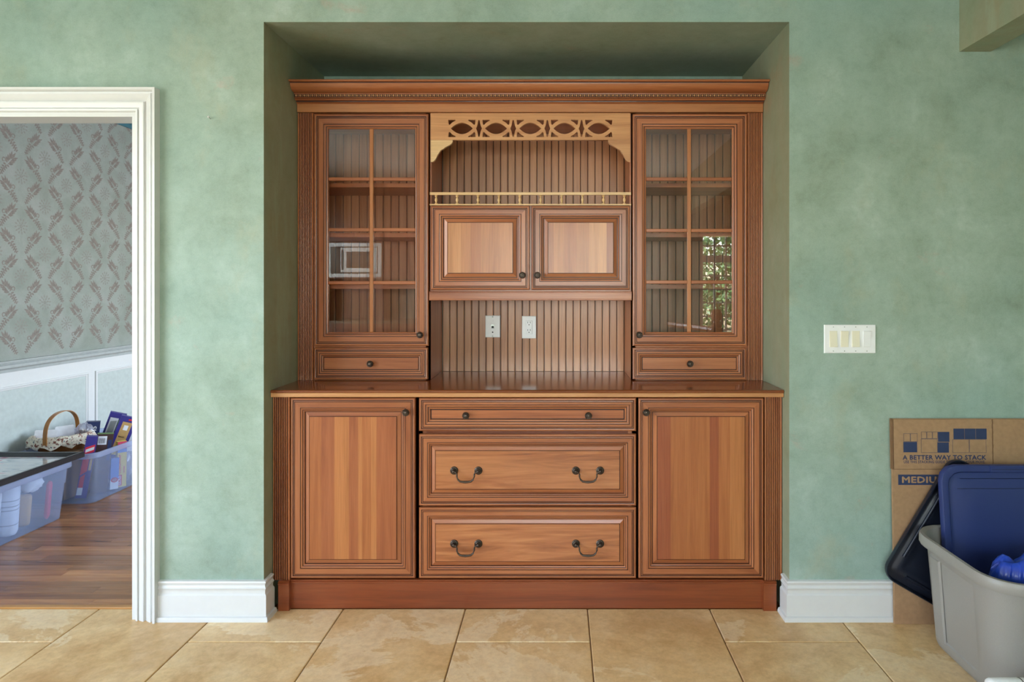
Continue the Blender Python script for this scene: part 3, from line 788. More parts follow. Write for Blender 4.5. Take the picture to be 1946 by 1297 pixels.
# ---- upper glazed units
UU = lambda u: X(u, YU)
inL, inR = UU(815.5), UU(1200.5)
zd1, zd0 = H(216.5, YU), H(658, YU); zw1, zw0 = H(661.5, YU), H(721.5, YU)
SH = (1.822, 1.591, 1.352)
def glazed_unit(x0, x1, dx0, dx1, px, gx, mx, hs, ku, wx, label, mirror):
    t = thing('glazed_cabinet', label, 'cabinet', ((x0+x1)/2, YUF, CT), group='glazed upper cabinets'); f = .019
    mb = MB()
    mb.box(x0, x0+f, YUF, ND-.016, CT+.001, ZUT-.002); mb.box(x1-f, x1, YUF, ND-.016, CT+.001, ZUT-.002)
    mb.box(x0+f, x1-f, YUF+.004, ND-.016, 1.055, 1.075, 1); mb.box(x0+f, x1-f, YUF+.004, ND-.016, ZUT-.022, ZUT-.002, 1)
    mb.box(x0+f, x1-f, YUF+.004, ND-.016, CT+.001, CT+.02, 1)
    mb.build('carcass', WM, t)
    ff = MB(); dw = .045; zr = (zd0+zw1)/2
    fx0, fx1 = dx0-.004, dx1+.004
    ff.box(x0, fx0+.03, YUF, YUF+.018, CT+.001, ZUT-.002); ff.box(fx1-.03, x1, YUF, YUF+.018, CT+.001, ZUT-.002)
    ff.box(fx0+.03, fx1-.03, YUF, YUF+.018, ZUT-.04, ZUT-.002, 1); ff.box(fx0+.03, fx1-.03, YUF, YUF+.018, zr-.02, zr+.02, 1); ff.box(fx0+.03, fx1-.03, YUF, YUF+.018, CT+.001, zw0+.02, 1)
    ff.build('face_frame', WM, t)
    for s in SH:
        MB().box(x0+f+.001, x1-f-.001, .385, ND-.02, s-.019, s, 0).build('shelf', M['wx'], t)
    beadboards(t, x0+f, x1-f, 1.075, ZUT-.022, ND-.0155, 14)
    rect = (dx0, dx1, zd0, zd1); pr = frame_prof(YU, 39, 22)
    gx0, gx1, gz0, gz1 = gx[0], gx[1], H(632, YU), H(244.5, YU)
    # moulded ring scaled so that its inner edge meets the glass opening on every side
    pr = pr[:-2]
    mb = MB(); loops = []
    for (a, y, m) in pr:
        k = a/(.061-.0) if True else 0
        l, r, bt, tp = dx0, dx1, zd0, zd1
        def lerp(o, g, kk): return o+(g-o)*kk
        k = min(1.0, a/pr[-1][0])
        loops.append((lerp(l, gx0, k), lerp(r, gx1, k), lerp(bt, gz0, k), lerp(tp, gz1, k), y, m))
    for A, B in zip(loops, loops[1:]):
        pa = [(A[0], A[4], A[2]), (A[1], A[4], A[2]), (A[1], A[4], A[3]), (A[0], A[4], A[3])]
        pb = [(B[0], B[4], B[2]), (B[1], B[4], B[2]), (B[1], B[4], B[3]), (B[0], B[4], B[3])]
        for k in range(4):
            k2 = (k+1) % 4; m = B[5]
            mb.add([pa[k], pa[k2], pb[k2], pb[k]], [(0, 1, 2, 3)], m+(1 if (k % 2 == 0 and m == 0) else 0))
    mb.ring((gx0, gx1, gz0, gz1), [(0, YU+.0075, 0), (0, YU+.019, 0)], hoff=1)
    mb.ring((dx0, dx1, zd0, zd1), [(0, YU+.019, 0), (gx0-dx0, YU+.019, 0)], hoff=1)
    d = mb.build('door', WM, t)
    hz = [gz0]+[H(v, YU) for v in sorted(hs, reverse=True)]+[gz1]; mw = .0085; mh = .0078
    vb = MB(); vb.box(mx-mw, mx+mw, YU+.006, YU+.018, gz0, gz1, 0, .002); vb.build('muntin', M['s_light'], d)
    for z in hz[1:-1]:
        for (a, c) in ((gx0, mx-mw), (mx+mw, gx1)):
            MB().box(a, c, YU+.007, YU+.018, z-mh, z+mh, 0, .002).build('muntin', M['wx'], d)
    for i in range(4):
        for (a, c) in ((gx0, mx-mw), (mx+mw, gx1)):
            z0 = hz[i]+(mh if i else 0); z1 = hz[i+1]-(mh if i < 3 else 0)
            MB().box(a, c, YU+.011, YU+.014, z0, z1).build('pane', M['glass'], d)
    knob(d, UU(ku), YU, H(636.5, YU))
    w = panel_door(t, 'drawer', (wx[0], wx[1], zw0, zw1), YU, 25, 20, raised=False); knob(w, (wx[0]+wx[1])/2, YU+.007, (zw0+zw1)/2)
    pilaster(t, px[0], px[1], YU+.006, CT+.001, ZUT-.002, YUF)
    return t
glazed_unit(BX0, inL, UU(597), UU(814), (BX0, UU(594)), (UU(623), UU(788.5)), UU(705), (340, 436.5, 537.5), 799.5, (UU(596), UU(813)),
            'glazed upper cabinet mirroring the microwave, next to the shaded niche wall', False)
glazed_unit(inR, BX1, UU(1202.5), UU(1420), (UU(1422), BX1), (UU(1228), UU(1392)), UU(1310.5), (340, 438, 536.5), 1214, (UU(1202.5), UU(1418.5)),
            'glazed upper cabinet mirroring the stair window and banister', True)

# ---- upper middle unit: fretwork valance, gallery shelf, two doors, open alcove
mid = thing('hutch_cabinet', 'middle hutch with fretwork valance, gallery shelf and two small doors above an alcove', 'cabinet', ((inL+inR)/2, YUF, CT))
zs0 = H(390, YU)
mb = MB(); e = .0008
mb.box(inL+e, inR-e, YUF, ND-.017, zs0-.02, zs0-.001, 1)                       # shelf under the gallery
mb.box(inL+e, inR-e, YUF, ND-.017, H(553, YU)-.006, H(553, YU)+.012, 1)        # floor of the little cupboard
mb.box((inL+inR)/2-.02, (inL+inR)/2+.02, YUF, YUF+.018, H(553, YU)+.012, zs0-.02)
mb.box(inL+e, inR-e, YUF+.01, ND-.017, ZUT-.022, ZUT-.002, 1)
mb.build('carcass', WM, mid)
for a_, c_ in ((inL+e, inL+.008), (inR-.008, inR-e)): MB().box(a_, c_, YUF-.001, YUF+.018, H(571, YU), ZUT-.002).build('stile', M['wz'], mid)
beadboards(mid, inL+e, inR-e, CT+.001, ZUT-.022, ND-.0155, 25)
cs1 = [(83, 's_pale'), (62, 's_light'), (65, 's_mid'), (200, 's_light')]
cs2 = [(35, 's_mid'), (65, 's_light'), (80, 's_mid'), (80, 's_light'), (55, 's_pale'), (55, 's_pale'), (40, 's_red')]
d = panel_door(mid, 'door', (UU(819), UU(1006), H(551, YU), H(391.5, YU)), YU, 36, 22, cs1); knob(d, UU(993), YU, H(523.5, YU))
d = panel_door(mid, 'door', (UU(1010), UU(1197), H(551, YU), H(391.5, YU)), YU, 36, 22, cs2); knob(d, UU(1021.5), YU, H(523.5, YU))
yl = YU-.006; zl0, zl1 = H(571.5, yl), H(554, yl)
mb = MB(); mb.extrude_x([(YUF, zl0), (yl+.004, zl0), (yl, zl0+.002), (yl, zl0+.005), (yl+.003, zl0+.007), (yl+.003, zl1-.007), (yl, zl1-.005), (yl, zl1-.002), (yl+.004, zl1), (YUF, zl1), (YUF, zl0)], inL+e, inR-e)
mb.build('light_rail', M['wx'], mid)
# gallery rail with ten turned spindles
yg = YU+.012
g = MB(); g.box(inL+.002, inR-.002, yg-.009, yg+.009, zs0-.0005, zs0+.0055); g.box(inL+.002, inR-.002, yg-.007, yg+.007, H(371, yg), H(366, yg))
gal = g.build('gallery_rail', M['maple'], mid)
hg = H(371, yg)-zs0-.0055
spp = MB(); spp.lathe([(.0075*a, hg*t) for a, t in ((.75, 0), (1, .04), (1, .1), (.5, .15), (.42, .22), (.8, .34), (.95, .46), (.75, .6), (.42, .72), (.42, .78), (.9, .83), (.9, .88), (.55, .92), (1, .96), (1, 1))], (0, 0, 0), 'Z', 14)
so = spp.build('spindle', M['maple'], None, smooth=60); sm = so.data; bpy.data.objects.remove(so)
for i in range(10):
    u = 829+(1186.5-829)*i/9
    o = bpy.data.objects.new('spindle', sm); COL.objects.link(o); o.parent = gal; o.location = Vector((X(u, yg), yg, zs0+.0055))-origin(mid)
# valance with cut-outs
yv = YU+.010; S = (yv-CAMY)/FPX
def vx(px): return X(800+px*420/1946, yv)          # from a close crop of the valance
def vz(py): return H(190+py*420/1946, yv)
def arcpts(a, c, bulge, n=10):
    """points a..c bowed by bulge (perpendicular)"""
    (x0, y0), (x1, y1) = a, c; L = math.hypot(x1-x0, y1-y0); nx, ny = -(y1-y0)/L, (x1-x0)/L
    return [(x0+(x1-x0)*t+nx*bulge*4*t*(1-t), y0+(y1-y0)*t+ny*bulge*4*t*(1-t)) for t in [i/n for i in range(n+1)]]
outer = [(84, 116), (1843, 116), (1843, 353), (84, 353)]
holes = []
for i in range(5):
    cx = 360+i*301.3; cy = 251
    e1 = arcpts((cx-97, cy), (cx+97, cy), -50, 14)+arcpts((cx+97, cy), (cx-97, cy), -50, 14)[1:-1]
    holes.append(e1)
    for sx in (-1, 1):
        for sy in (-1, 1):
            c = [(cx+sx*120, cy+sy*76), (cx+sx*60, cy+sy*76)]
            curve = [(cx+sx*54, cy+sy*70), (cx+sx*76, cy+sy*58), (cx+sx*92, cy+sy*46), (cx+sx*104, cy+sy*33), (cx+sx*111, cy+sy*31), (cx+sx*117, cy+sy*40)]
            holes.append(c+curve)
    if i < 4:
        dx = cx+150.6
        holes.append([(dx-6, cy-73), (dx+6, cy-73), (dx+10, cy-50), (dx+16, cy-22), (dx+26, cy), (dx+16, cy+22), (dx+10, cy+50), (dx+6, cy+73), (dx-6, cy+73), (dx-10, cy+50), (dx-16, cy+22), (dx-26, cy), (dx-16, cy-22), (dx-10, cy-50)])
me = curve_mesh([[(vx(a), vz(c)) for a, c in sp_] for sp_ in [outer]+holes], .009)
me.transform(Matrix.Translation((0, yv+.009, 0)) @ FACE_FRONT); me.transform(Matrix.Translation(-origin(mid)))
val = link_mesh('valance', me, M['valance'], mid)
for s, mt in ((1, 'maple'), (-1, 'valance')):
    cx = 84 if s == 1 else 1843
    prof = [(0, 354), (196, 354), (194, 372), (182, 388), (158, 402), (128, 418), (108, 434), (96, 438), (86, 446), (76, 464), (62, 484), (50, 510), (38, 530), (22, 544), (0, 548)]
    me = curve_mesh([[(vx(cx+s*a), vz(c)) for a, c in prof]], .0085)
    me.transform(Matrix.Translation((0, yv+.009, 0)) @ FACE_FRONT); me.transform(Matrix.Translation(-origin(mid)))
    link_mesh('bracket', me, M[mt], val)

# ---- crown and frieze
cr = thing('crown_moulding', 'cherry crown moulding with a carved bead row across the cabinet top', 'crown moulding', ((BX0+BX1)/2, YU, ZUT))
mb = MB(); zt = H(196, YU)
mb.box(BX0, BX1, YU, YUF+.01, ZUT, zt+.03); mb.build('frieze', M['frieze'], cr)
yt_, zt_ = .228, H(150, .228)
zq = lambda v, y: H(v, y)
cp = [(YU-.001, zt-.004, 0), (YU-.006, zt-.002, 0), (YU-.012, zt+.001, 0), (YU-.013, zt+.006, 2), (YU-.016, zt+.0075, 0), (YU-.024, zq(190, .30), 0), (YU-.028, zq(187, .297), 0), (YU-.030, zq(186, .295), 2), (YU-.033, zq(185.5, .292), 0),
      (YU-.034, zq(184.5, .291), 0), (YU-.032, zq(184, .293), 2), (YU-.032, zq(179.2, .293), 2), (YU-.036, zq(179, .289), 0), (YU-.037, zq(177.2, .288), 0), (YU-.036, zq(176.8, .289), 2), (YU-.040, zq(175.5, .285), 0),
      (YU-.050, zq(174.2, .275), 0), (YU-.060, zq(171.6, .265), 0), (YU-.068, zq(168.4, .257), 0), (YU-.074, zq(164.8, .251), 0), (YU-.078, zq(161, .247), 0), (YU-.081, zq(157.6, .244), 0), (YU-.081, zq(156, .244), 2), (YU-.086, zq(155.4, .239), 0), (YU-.088, zq(155, .237), 0), (YU-.094, zq(153.5, .231), 0), (yt_+.001, zq(151.5, .229), 0), (yt_+.004, zt_, 0), (YU+.02, zt_, 0), (YU+.02, zt-.004, 0), (YU-.001, zt-.004, 0)]
mb.extrude_x(cp, BX0, BX1); mb2 = MB(); mb2.extrude_x(cp, BX0, BX1); mb2.build('cornice', [M['wx'], M['wx'], M['glaze']], cr, smooth=35)
bd = MB(); yb2 = .2915; zb2 = (zq(184, .293)+zq(179.2, .293))/2; nb = 116
for i in range(nb):
    x = BX0+(BX1-BX0)*(i+.5)/nb; r, hh = .0052, .0056
    vs = [(x, yb2-.0045, zb2), (x-r, yb2+.0012, zb2), (x, yb2+.0012, zb2+hh), (x+r, yb2+.0012, zb2), (x, yb2+.0012, zb2-hh), (x-r*.6, yb2-.0028, zb2+hh*.55), (x+r*.6, yb2-.0028, zb2+hh*.55), (x+r*.6, yb2-.0028, zb2-hh*.55), (x-r*.6, yb2-.0028, zb2-hh*.55)]
    bd.add(vs, [(0, 5, 6), (0, 6, 7), (0, 7, 8), (0, 8, 5), (5, 1, 2), (5, 2, 6), (6, 2, 3), (6, 3, 7), (7, 3, 4), (7, 4, 8), (8, 4, 1), (8, 1, 5)])
    xm = x+(BX1-BX0)/nb/2
    bd.box(xm-.0012, xm+.0012, yb2-.0012, yb2+.0012, zb2-.0045, zb2+.0045)
tag(bd.build('bead_row', M['dentil'], cr), kind='stuff')

# ---- plates on the alcove back and on the wall
def plate(mb, x0, x1, y, z0, z1, t, m=0): mb.ring((x0, x1, z0, z1), [(0, y+t, m), (0, y+.002, m), (.002, y, m)], fill=m)
ya = ND-.0155
pj = thing('phone_jack', 'white phone jack plate with a single port in the alcove', 'wall plate', (X(936.5, ya), ya, H(642, ya)))
x0, x1, z0, z1 = X(922.5, ya), X(950.5, ya), H(641.5, ya), H(600, ya); xc = (x0+x1)/2; zc = (z0+z1)/2
mb = MB(); plate(mb, x0, x1, ya-.006, z0, z1, .006); mb.build('plate', M['white_cool'], pj)
mb = MB(); mb.box(xc-.008, xc+.008, ya-.0075, ya-.006, zc-.009, zc+.010); po = mb.build('port', M['screw'], pj)
mb = MB(); mb.box(xc-.0055, xc+.0055, ya-.0081, ya-.0075, zc-.0085, zc+.003); mb.build('socket', M['black'], po)
MB().lathe([(.0036, 0), (.0036, -.0008), (.0004, -.0009)], (xc, ya-.006, zc-.029), 'Y', 12).build('hole', M['black'], pj)
MB().lathe([(.0036, 0), (.0034, -.0014), (.0004, -.0018)], (xc, ya-.006, zc+.030), 'Y', 12).build('stud', M['white_cool'], pj)
for dz in (.0485, -.0485): MB().lathe([(.0036, 0), (.0034, -.0012), (.0004, -.0018)], (xc, ya-.006, zc+dz), 'Y', 12).build('screw', M['screw'], pj)
ol = thing('power_outlet', 'white duplex power outlet beside the phone jack in the alcove', 'outlet', (X(1005.5, ya), ya, H(644, ya)))
x0, x1, z0, z1 = X(992, ya), X(1019, ya), H(643.5, ya), H(601, ya); xc = (x0+x1)/2; zc = (z0+z1)/2
mb = MB(); plate(mb, x0, x1, ya-.006, z0, z1, .006); mb.build('plate', M['white_cool'], ol)
mb = MB(); plate(mb, xc-.017, xc+.017, ya-.0085, zc-.034, zc+.034, .003); ins = mb.build('receptacle', M['white_cool'], ol)
for s in (1, -1):
    for dx in (-.0065, .0065): MB().box(xc+dx-.0011, xc+dx+.0011, ya-.0089, ya-.0083, zc+s*.019+.001, zc+s*.019+.0095).build('slot', M['black'], ins)
    MB().lathe([(.0026, 0), (.0024, -.0005), (.0003, -.0006)], (xc, ya-.0084, zc+s*.019-.0065), 'Y', 10).build('slot', M['black'], ins)
for dz in (.005, -.005): MB().box(xc-.007, xc+.007, ya-.0092, ya-.0084, zc+dz-.0035, zc+dz+.0035).build('button', M['white_cool'], ins)
sw = thing('light_switch_panel', 'white four-gang rocker switch plate on the green wall', 'light switch', (X(1614, 0), 0, H(671, 0)))
x0, x1, z0, z1 = X(1565.5, 0), X(1663, 0), H(671.5, 0), H(617.5, 0); zc = (z0+z1)/2
mb = MB(); plate(mb, x0, x1, -.006, z0, z1, .006); mb.build('plate', M['white_cool'], sw)
for i, mt in enumerate(('ivory', 'ivory', 'ivory', 'white_cool')):
    xc = x0+(x1-x0)*(.175+i*.2175)
    mb = MB(); tl = .0022*(1 if i in (0, 2) else -1); hz_, hx = .0325, .0158
    mb.add([(xc-hx, -.006, zc-hz_), (xc+hx, -.006, zc-hz_), (xc+hx, -.006, zc+hz_), (xc-hx, -.006, zc+hz_), (xc-hx+.001, -.0085-tl, zc-hz_+.001), (xc+hx-.001, -.0085-tl, zc-hz_+.001), (xc+hx-.001, -.0078, zc), (xc-hx+.001, -.0078, zc), (xc+hx-.001, -.0085+tl, zc+hz_-.001), (xc-hx+.001, -.0085+tl, zc+hz_-.001)],
           [(0, 1, 5, 4), (4, 5, 6, 7), (7, 6, 8, 9), (9, 8, 2, 3), (1, 2, 8, 6, 5), (0, 4, 7, 9, 3)])
    mb.build('rocker', M[mt], sw)
    for dz in (.0485, -.0485): MB().lathe([(.0022, 0), (.002, -.0008), (.0003, -.001)], (xc, -.006, zc+dz), 'Y', 8).build('screw', M['screw'], sw)
nl = MB(); nl.tube([(X(400, 0), 0, H(226, 0)), (X(400, 0), -.016, H(226, 0)+.004)], .0016, 8); nl.lathe([(.004, 0), (.004, -.0012), (.0004, -.0014)], (X(400, 0), -.016, H(226, 0)+.004), 'Y', 10)
tag(nl.build('picture_nail', M['steel'], at=(X(400, 0), 0, H(226, 0))), 'small picture nail in the green wall beside the doorway', 'nail')

# ------------------------------------------------------------------ flattened moving carton against the wall
tilt = math.atan2(.022, .80)
bxr = thing('moving_carton', 'flattened kraft moving carton with navy stacking diagram leaning on the wall', 'cardboard box', (1.332, -.028, .0005), rot=(-tilt, 0, 0))
KX = lambda u: X(u, -.025)-1.332
KZ = lambda v: H(v, -.025)
FZ = KZ(893)
zt = KZ(797.5)
MB().box(0, 1.02, -.006, -.0005, 0, FZ).build('back_layer', M['card'], bxr)
MB().box(-.004, 1.02, -.0055, -.0005, FZ+.001, zt).build('back_flap', M['card'], bxr)
MB().box(.001, 1.02, -.0118, -.0064, 0, FZ-.0005).build('front_panel', M['card'], bxr)
f1 = MB().box(.006, KX(1887), -.0122, -.0064, FZ+.001, zt-.003).build('flap', M['card'], bxr)
MB().box(KX(1889), 1.018, -.0122, -.0064, FZ+.001, zt-.002).build('flap', M['card'], bxr)
MB().box(-.006, .0035, -.0115, -.0058, FZ+.0015, zt+.001).build('folded_strip', M['card_edge'], bxr)
rg = MB(); random.seed(2); zz = FZ+.002; xx = KX(1888)
while zz < zt-.004:
    z2 = min(zz+random.uniform(.006, .016), zt-.003); xa = random.uniform(-.0012, .0012)
    rg.box(xx-.0022+xa, xx+.0016+xa, -.0126, -.0118, zz, z2); zz = z2
rg.build('torn_slot', M['card_edge'], bxr)
yi = -.0126
ink = MB()
def irect(u0, u1, v0, v1, fill):
    x0, x1, z0, z1 = KX(u0), KX(u1), KZ(v1), KZ(v0)
    if fill: ink.add([(x0, yi, z0), (x1, yi, z0), (x1, yi, z1), (x0, yi, z1)], [(0, 1, 2, 3)])
    else: ink.ring((x0, x1, z0, z1), [(0, yi, 0), (.0011, yi, 0)])
q = 256/1444
def crect(x0, x1, y0, y1, fill): irect(1690+x0*q, 1690+x1*q, 780+y0*q, 780+y1*q, fill)
crect(160, 232, 254, 342, 0); crect(234, 308, 254, 342, 0); crect(156, 304, 345, 456, 1)
for k in range(3): crect(350+k*60, 407+k*60, 237, 310, 0)
crect(346, 522, 312, 460, 0); crect(529, 652, 238, 344, 1); crect(524, 645, 349, 460, 1)
for k in range(3): crect(696+k*120, 813+k*120, 203, 316, 1)
crect(684, 862, 318, 461, 0); crect(866, 1046, 318, 461, 0)
ink.build('stacking_diagram', M['ink'], f1)
place_text('slogan', 'A BETTER WAY TO STACK', KX(1875)-KX(1716), M['ink'], f1, (KX(1716), yi, KZ(875)), KZ(866)-KZ(875), .03)
place_text('guide_line', 'USE THIS STACKING GUIDE TO SIMPLIFY YOUR MOVE.', KX(1873)-KX(1718), M['ink'], f1, (KX(1718), yi, KZ(881.5)), KZ(876.3)-KZ(881.5), .014)
fp = [c for c in bxr.children if c.name.startswith('front_panel')][0]
mb = MB(); mb.add([(KX(1707), yi, KZ(922.5)), (KX(1860), yi, KZ(922.5)), (KX(1860), yi, KZ(903)), (KX(1707), yi, KZ(903))], [(0, 1, 2, 3)]); mb.build('size_band', M['ink'], fp)
place_text('size_word', 'MEDIUM', KX(1797)-KX(1714), M['card'], fp, (KX(1714), yi-.0003, KZ(919)), KZ(906.5)-KZ(919), .035)

# ------------------------------------------------------------------ lids, grey tote and blue bag
def ringloop(w, d, r, z, n=6): return [(x, y, z) for x, y in rrect(w, d, r, n)]
def make_lid(t, w, d, mat, hollow):
    """lid lying in XY, its top at +z; hollow underneath"""
    r = .055; mb = MB(); L = lambda i, z, rr=None: ringloop(w-2*i, d-2*i, max(.012, r-i) if rr is None else rr, z)
    top = [L(.0, 0), L(0, .016), L(.002, .0215), L(.007, .0245), L(.022, .0245), L(.028, .0235), L(.040, .0150), L(.045, .0140), L(.060, .0140), L(.064, .0165), L(.090, .0165)]
    und = [L(.0, 0), L(.004, 0), L(.005, .014), L(.010, .021), L(.024, .021), L(.032, .019), L(.042, .0115), L(.062, .0115), L(.066, .0135), L(.09, .0135)]
    mb.loft(top, cap0=False, cap1=True); mb.loft(und, cap0=False, cap1=True)
    return mb.build('shell', mat, t, smooth=40)
# dark lid, hollow side out, tipped on a corner
LW, LD = .385, .552
dl = thing('tote_cover', 'blue-black storage lid tipped on its corner in front of the carton, hollow side out', 'lid', (0, 0, 0), rot=(0, 0, 0))
a = math.radians(30)
A = Vector((1.270, 0, .200))
ex = Vector((math.cos(a), 0, -math.sin(a))); ey = Vector((math.sin(a), 0, math.cos(a))); ez = Vector((0, 1, 0))
ctr = A+ex*LW/2+ey*LD/2+Vector((0, -.068, .0035))
Rm = Matrix((ex, ey, ez)).transposed().to_4x4()
lean = Matrix.Rotation(math.radians(-1.2), 4, 'X')
dl.matrix_world = Matrix.Translation(ctr) @ lean @ Rm
dl.location = ctr; dl.rotation_euler = (lean @ Rm).to_euler()
ds = make_lid(dl, LW, LD, M['lid_dark'], True)
for (x0, y0, x1, y1) in ((-.10, -.235, .10, -.235), (-.148, -.15, -.148, .17), (.148, -.15, .148, .17), (-.1, .235, .1, .235)):
    mb = MB(); mb.tube([(x0, y0, .0115), (x1, y1, .0115)], .006, 8); mb.build('rib', M['lid_dark'], dl, smooth=60)
for x in (-.12, -.05, .03, .1):
    mb = MB(); mb.lathe([(.022, .0), (.02, -.007), (.012, -.011), (.001, -.012)], (x, -.215, .0125), 'Z', 14); mb.build('boss', M['lid_dark'], dl, smooth=60)
# navy lid standing in the tote
bl = thing('tote_cover', 'navy storage lid standing upright inside the grey tote', 'lid', (1.735, -.169, .022), rot=(math.radians(90-6), 0, math.radians(0)))
LW2, LD2 = .545, .635
def make_blue(t):
    r = .06; mb = MB(); w, d = LW2, LD2; cy = d/2
    L = lambda i, z, n=3: [(x, y+cy, z) for x, y in rrect(w-2*i, d-2*i, max(.02, r-i*.45), n)]
    loops = [L(0, 0), L(0, .018), L(.003, .023), L(.016, .025), L(.024, .0245), L(.029, .0185), L(.040, .0185), L(.045, .0205), L(.16, .0205)]
    und = [L(0, 0), L(.004, 0), L(.005, .016), L(.018, .021), L(.024, .021), L(.03, .015), L(.16, .015)]
    mb.loft(loops, cap0=False); mb.loft(und, cap0=False)
    return mb.build('shell', M['lid_blue'], t, smooth=35)
make_blue(bl)
for (yy, x0, x1) in ((LD2-.088, -.212, .225), (LD2-.051, -.20, .225)):
    MB().box(x0, x1, yy-.0011, yy+.0011, .017, .0213 if yy < LD2-.06 else .0205).build('crease', M['lid_line'], bl)
tb = MB(); tb.box(-.085, .085, LD2-.026, LD2-.002, .0225, .0275); tb.build('latch_tab', M['lid_blue'], bl)
MB().box(-.078, .078, LD2-.0165, LD2-.0145, .0270, .0278).build('crease', M['lid_line'], bl)
# tote
TCX, TCY = 1.706, -.345
tt = thing('storage_tote', 'large warm-grey plastic tote holding a navy lid and a blue bag', 'storage tote', (TCX, TCY, .0005))
def tote_loop(w, d, r, z, inset=0.0, cut=False):
    pts = rrect(w, d, r, 7, TCX, TCY, side=14); out = []
    for (x, y) in pts:
        p = Vector((x, y, z))
        if cut and .05 < z < .34:
            t = (y-TCY)/(d/2)                      # recessed panels on the short sides, ribs left proud
            if abs(x-TCX) > w/2-r*.35 and (-.42 < t < .44): p.x -= math.copysign(.007, x-TCX)
            s = (x-TCX)/(w/2)
            if abs(y-TCY) > d/2-r*.35 and (-.6 < s < .6): p.y -= math.copysign(.007, y-TCY)
        out.append(tuple(p))
    return out
mb = MB(); outl = []
bw, bd_, tw, td = .60, .42, .665, .490
for z in (0, .006, .02, .045, .055, .10, .16, .22, .28, .335, .345, .372):
    t = z/.41; k = .012 if z == 0 else (.005 if z == .006 else 0)
    outl.append(tote_loop(bw+(tw-bw)*t-2*k, bd_+(td-bd_)*t-2*k, .085+.03*t, z, cut=True))
lip = [tote_loop(tw+.004, td+.004, .115, .3725), tote_loop(tw+.036, td+.036, .125, .374), tote_loop(tw+.042, td+.042, .128, .380), tote_loop(tw+.042, td+.042, .128, .404), tote_loop(tw+.034, td+.034, .125, .412), tote_loop(tw+.014, td+.014, .117, .413), tote_loop(tw-.002, td-.002, .112, .408)]
inl = []
for z in (.37, .2, .03, .008):
    t = z/.41; inl.append(tote_loop(bw+(tw-bw)*t-.008, bd_+(td-bd_)*t-.008, .083+.03*t, z))
mb.loft(outl+lip+inl)
mb.build('body', M['tote'], tt, smooth=35)
# rib bars and the moulded line on the near short side
for yy, wd in ((-.232, .05),):
    rb = MB(); z0, z1 = .045, .34
    xa = TCX-(bw+(tw-bw)*z0/.41)/2; xb = TCX-(bw+(tw-bw)*z1/.41)/2
    rb.add([(xa-.004, yy-wd/2, z0), (xa-.004, yy+wd/2, z0), (xb-.004, yy+wd/2, z1), (xb-.004, yy-wd/2, z1), (xa+.002, yy-wd/2-.006, z0-.006), (xa+.002, yy+wd/2+.006, z0-.006), (xb+.002, yy+wd/2+.006, z1+.006), (xb+.002, yy-wd/2-.006, z1+.006)],
           [(0, 1, 2, 3), (0, 4, 5, 1), (1, 5, 6, 2), (2, 6, 7, 3), (3, 7, 4, 0)])
    rb.build('rib', M['tote'], tt)
# blue bag
bg = thing('plastic_bag', 'crumpled bright blue plastic bag inside the grey tote', 'bag', (1.645, -.40, .012))
mb = MB(); loops = []; random.seed(7)
nA = 110
for i, (z, rx, ry) in enumerate(((0, .06, .05), (.004, .10, .085), (.05, .125, .105), (.12, .135, .11), (.19, .13, .105), (.25, .128, .10), (.28, .129, .099), (.30, .130, .098), (.32, .133, .097), (.335, .135, .096), (.35, .133, .093), (.365, .130, .088), (.38, .125, .080), (.392, .118, .07), (.405, .11, .05), (.400, .095, .032), (.37, .07, .02))):
    lp = []
    for k in range(nA):
        an = 2*math.pi*k/nA
        nz = mnoise.noise(Vector((math.cos(an)*1.6, math.sin(an)*1.6, z*5)))*.10-abs(mnoise.noise(Vector((math.cos(an)*4, math.sin(an)*4, z*7+5))))*.16-abs(mnoise.noise(Vector((math.cos(an)*6.5, math.sin(an)*6.5, z*17+9))))*.07+.08
        rr = 1+nz*(.4 if z < .01 else 1)
        dz = mnoise.noise(Vector((math.cos(an)*1.5, math.sin(an)*1.5, 3.3)))*.05*max(0, z-.2)/.2
        lp.append((1.645+1.2*rx*rr*math.cos(an), -.40+ry*rr*math.sin(an), .012+z+dz))
    loops.append(lp)
mb.loft(loops); mb.build('film', M['bag_blue'], bg, smooth=80)
# low carton and white bottle at the bottom corner of the view
cb = thing('cardboard_box', 'closed kraft cardboard box on the tiles in front of the grey tote', 'cardboard box', (1.44, -.86, 0))
MB().box(1.235, 1.62, -1.00, -.715, .0005, .165).build('box_body', M['card'], cb)
MB().box(1.235, 1.62, -.857, -.7155, .1655, .169).build('flap', M['card'], cb); MB().box(1.235, 1.62, -1.00, -.859, .1655, .169).build('flap', M['card'], cb)
wbz = .1695; wr = .029
bt = thing('white_bottle', 'white plastic bottle lying on the kraft box', 'bottle', (1.285, -.775, wbz))
c0 = (1.195+.022, -.775, wbz+wr)
mb = MB(); mb.lathe([(.001, 0), (.018, .0005), (.026, .004), (.029, .012), (.029, .088), (.0285, .09)], c0, 'X', 28); mb.build('bottle_body', M['white_cool'], bt, smooth=50)
mb = MB(); mb.lathe([(.0292, 0), (.0292, .0015)], (c0[0]+.0905, c0[1], c0[2]), 'X', 28); mb.build('seam', M['black'], bt)
mb = MB(); mb.lathe([(.0285, 0), (.0285, .026), (.026, .030), (.001, .0305)], (c0[0]+.0925, c0[1], c0[2]), 'X', 28); mb.build('cap', M['white_cool'], bt, smooth=50)

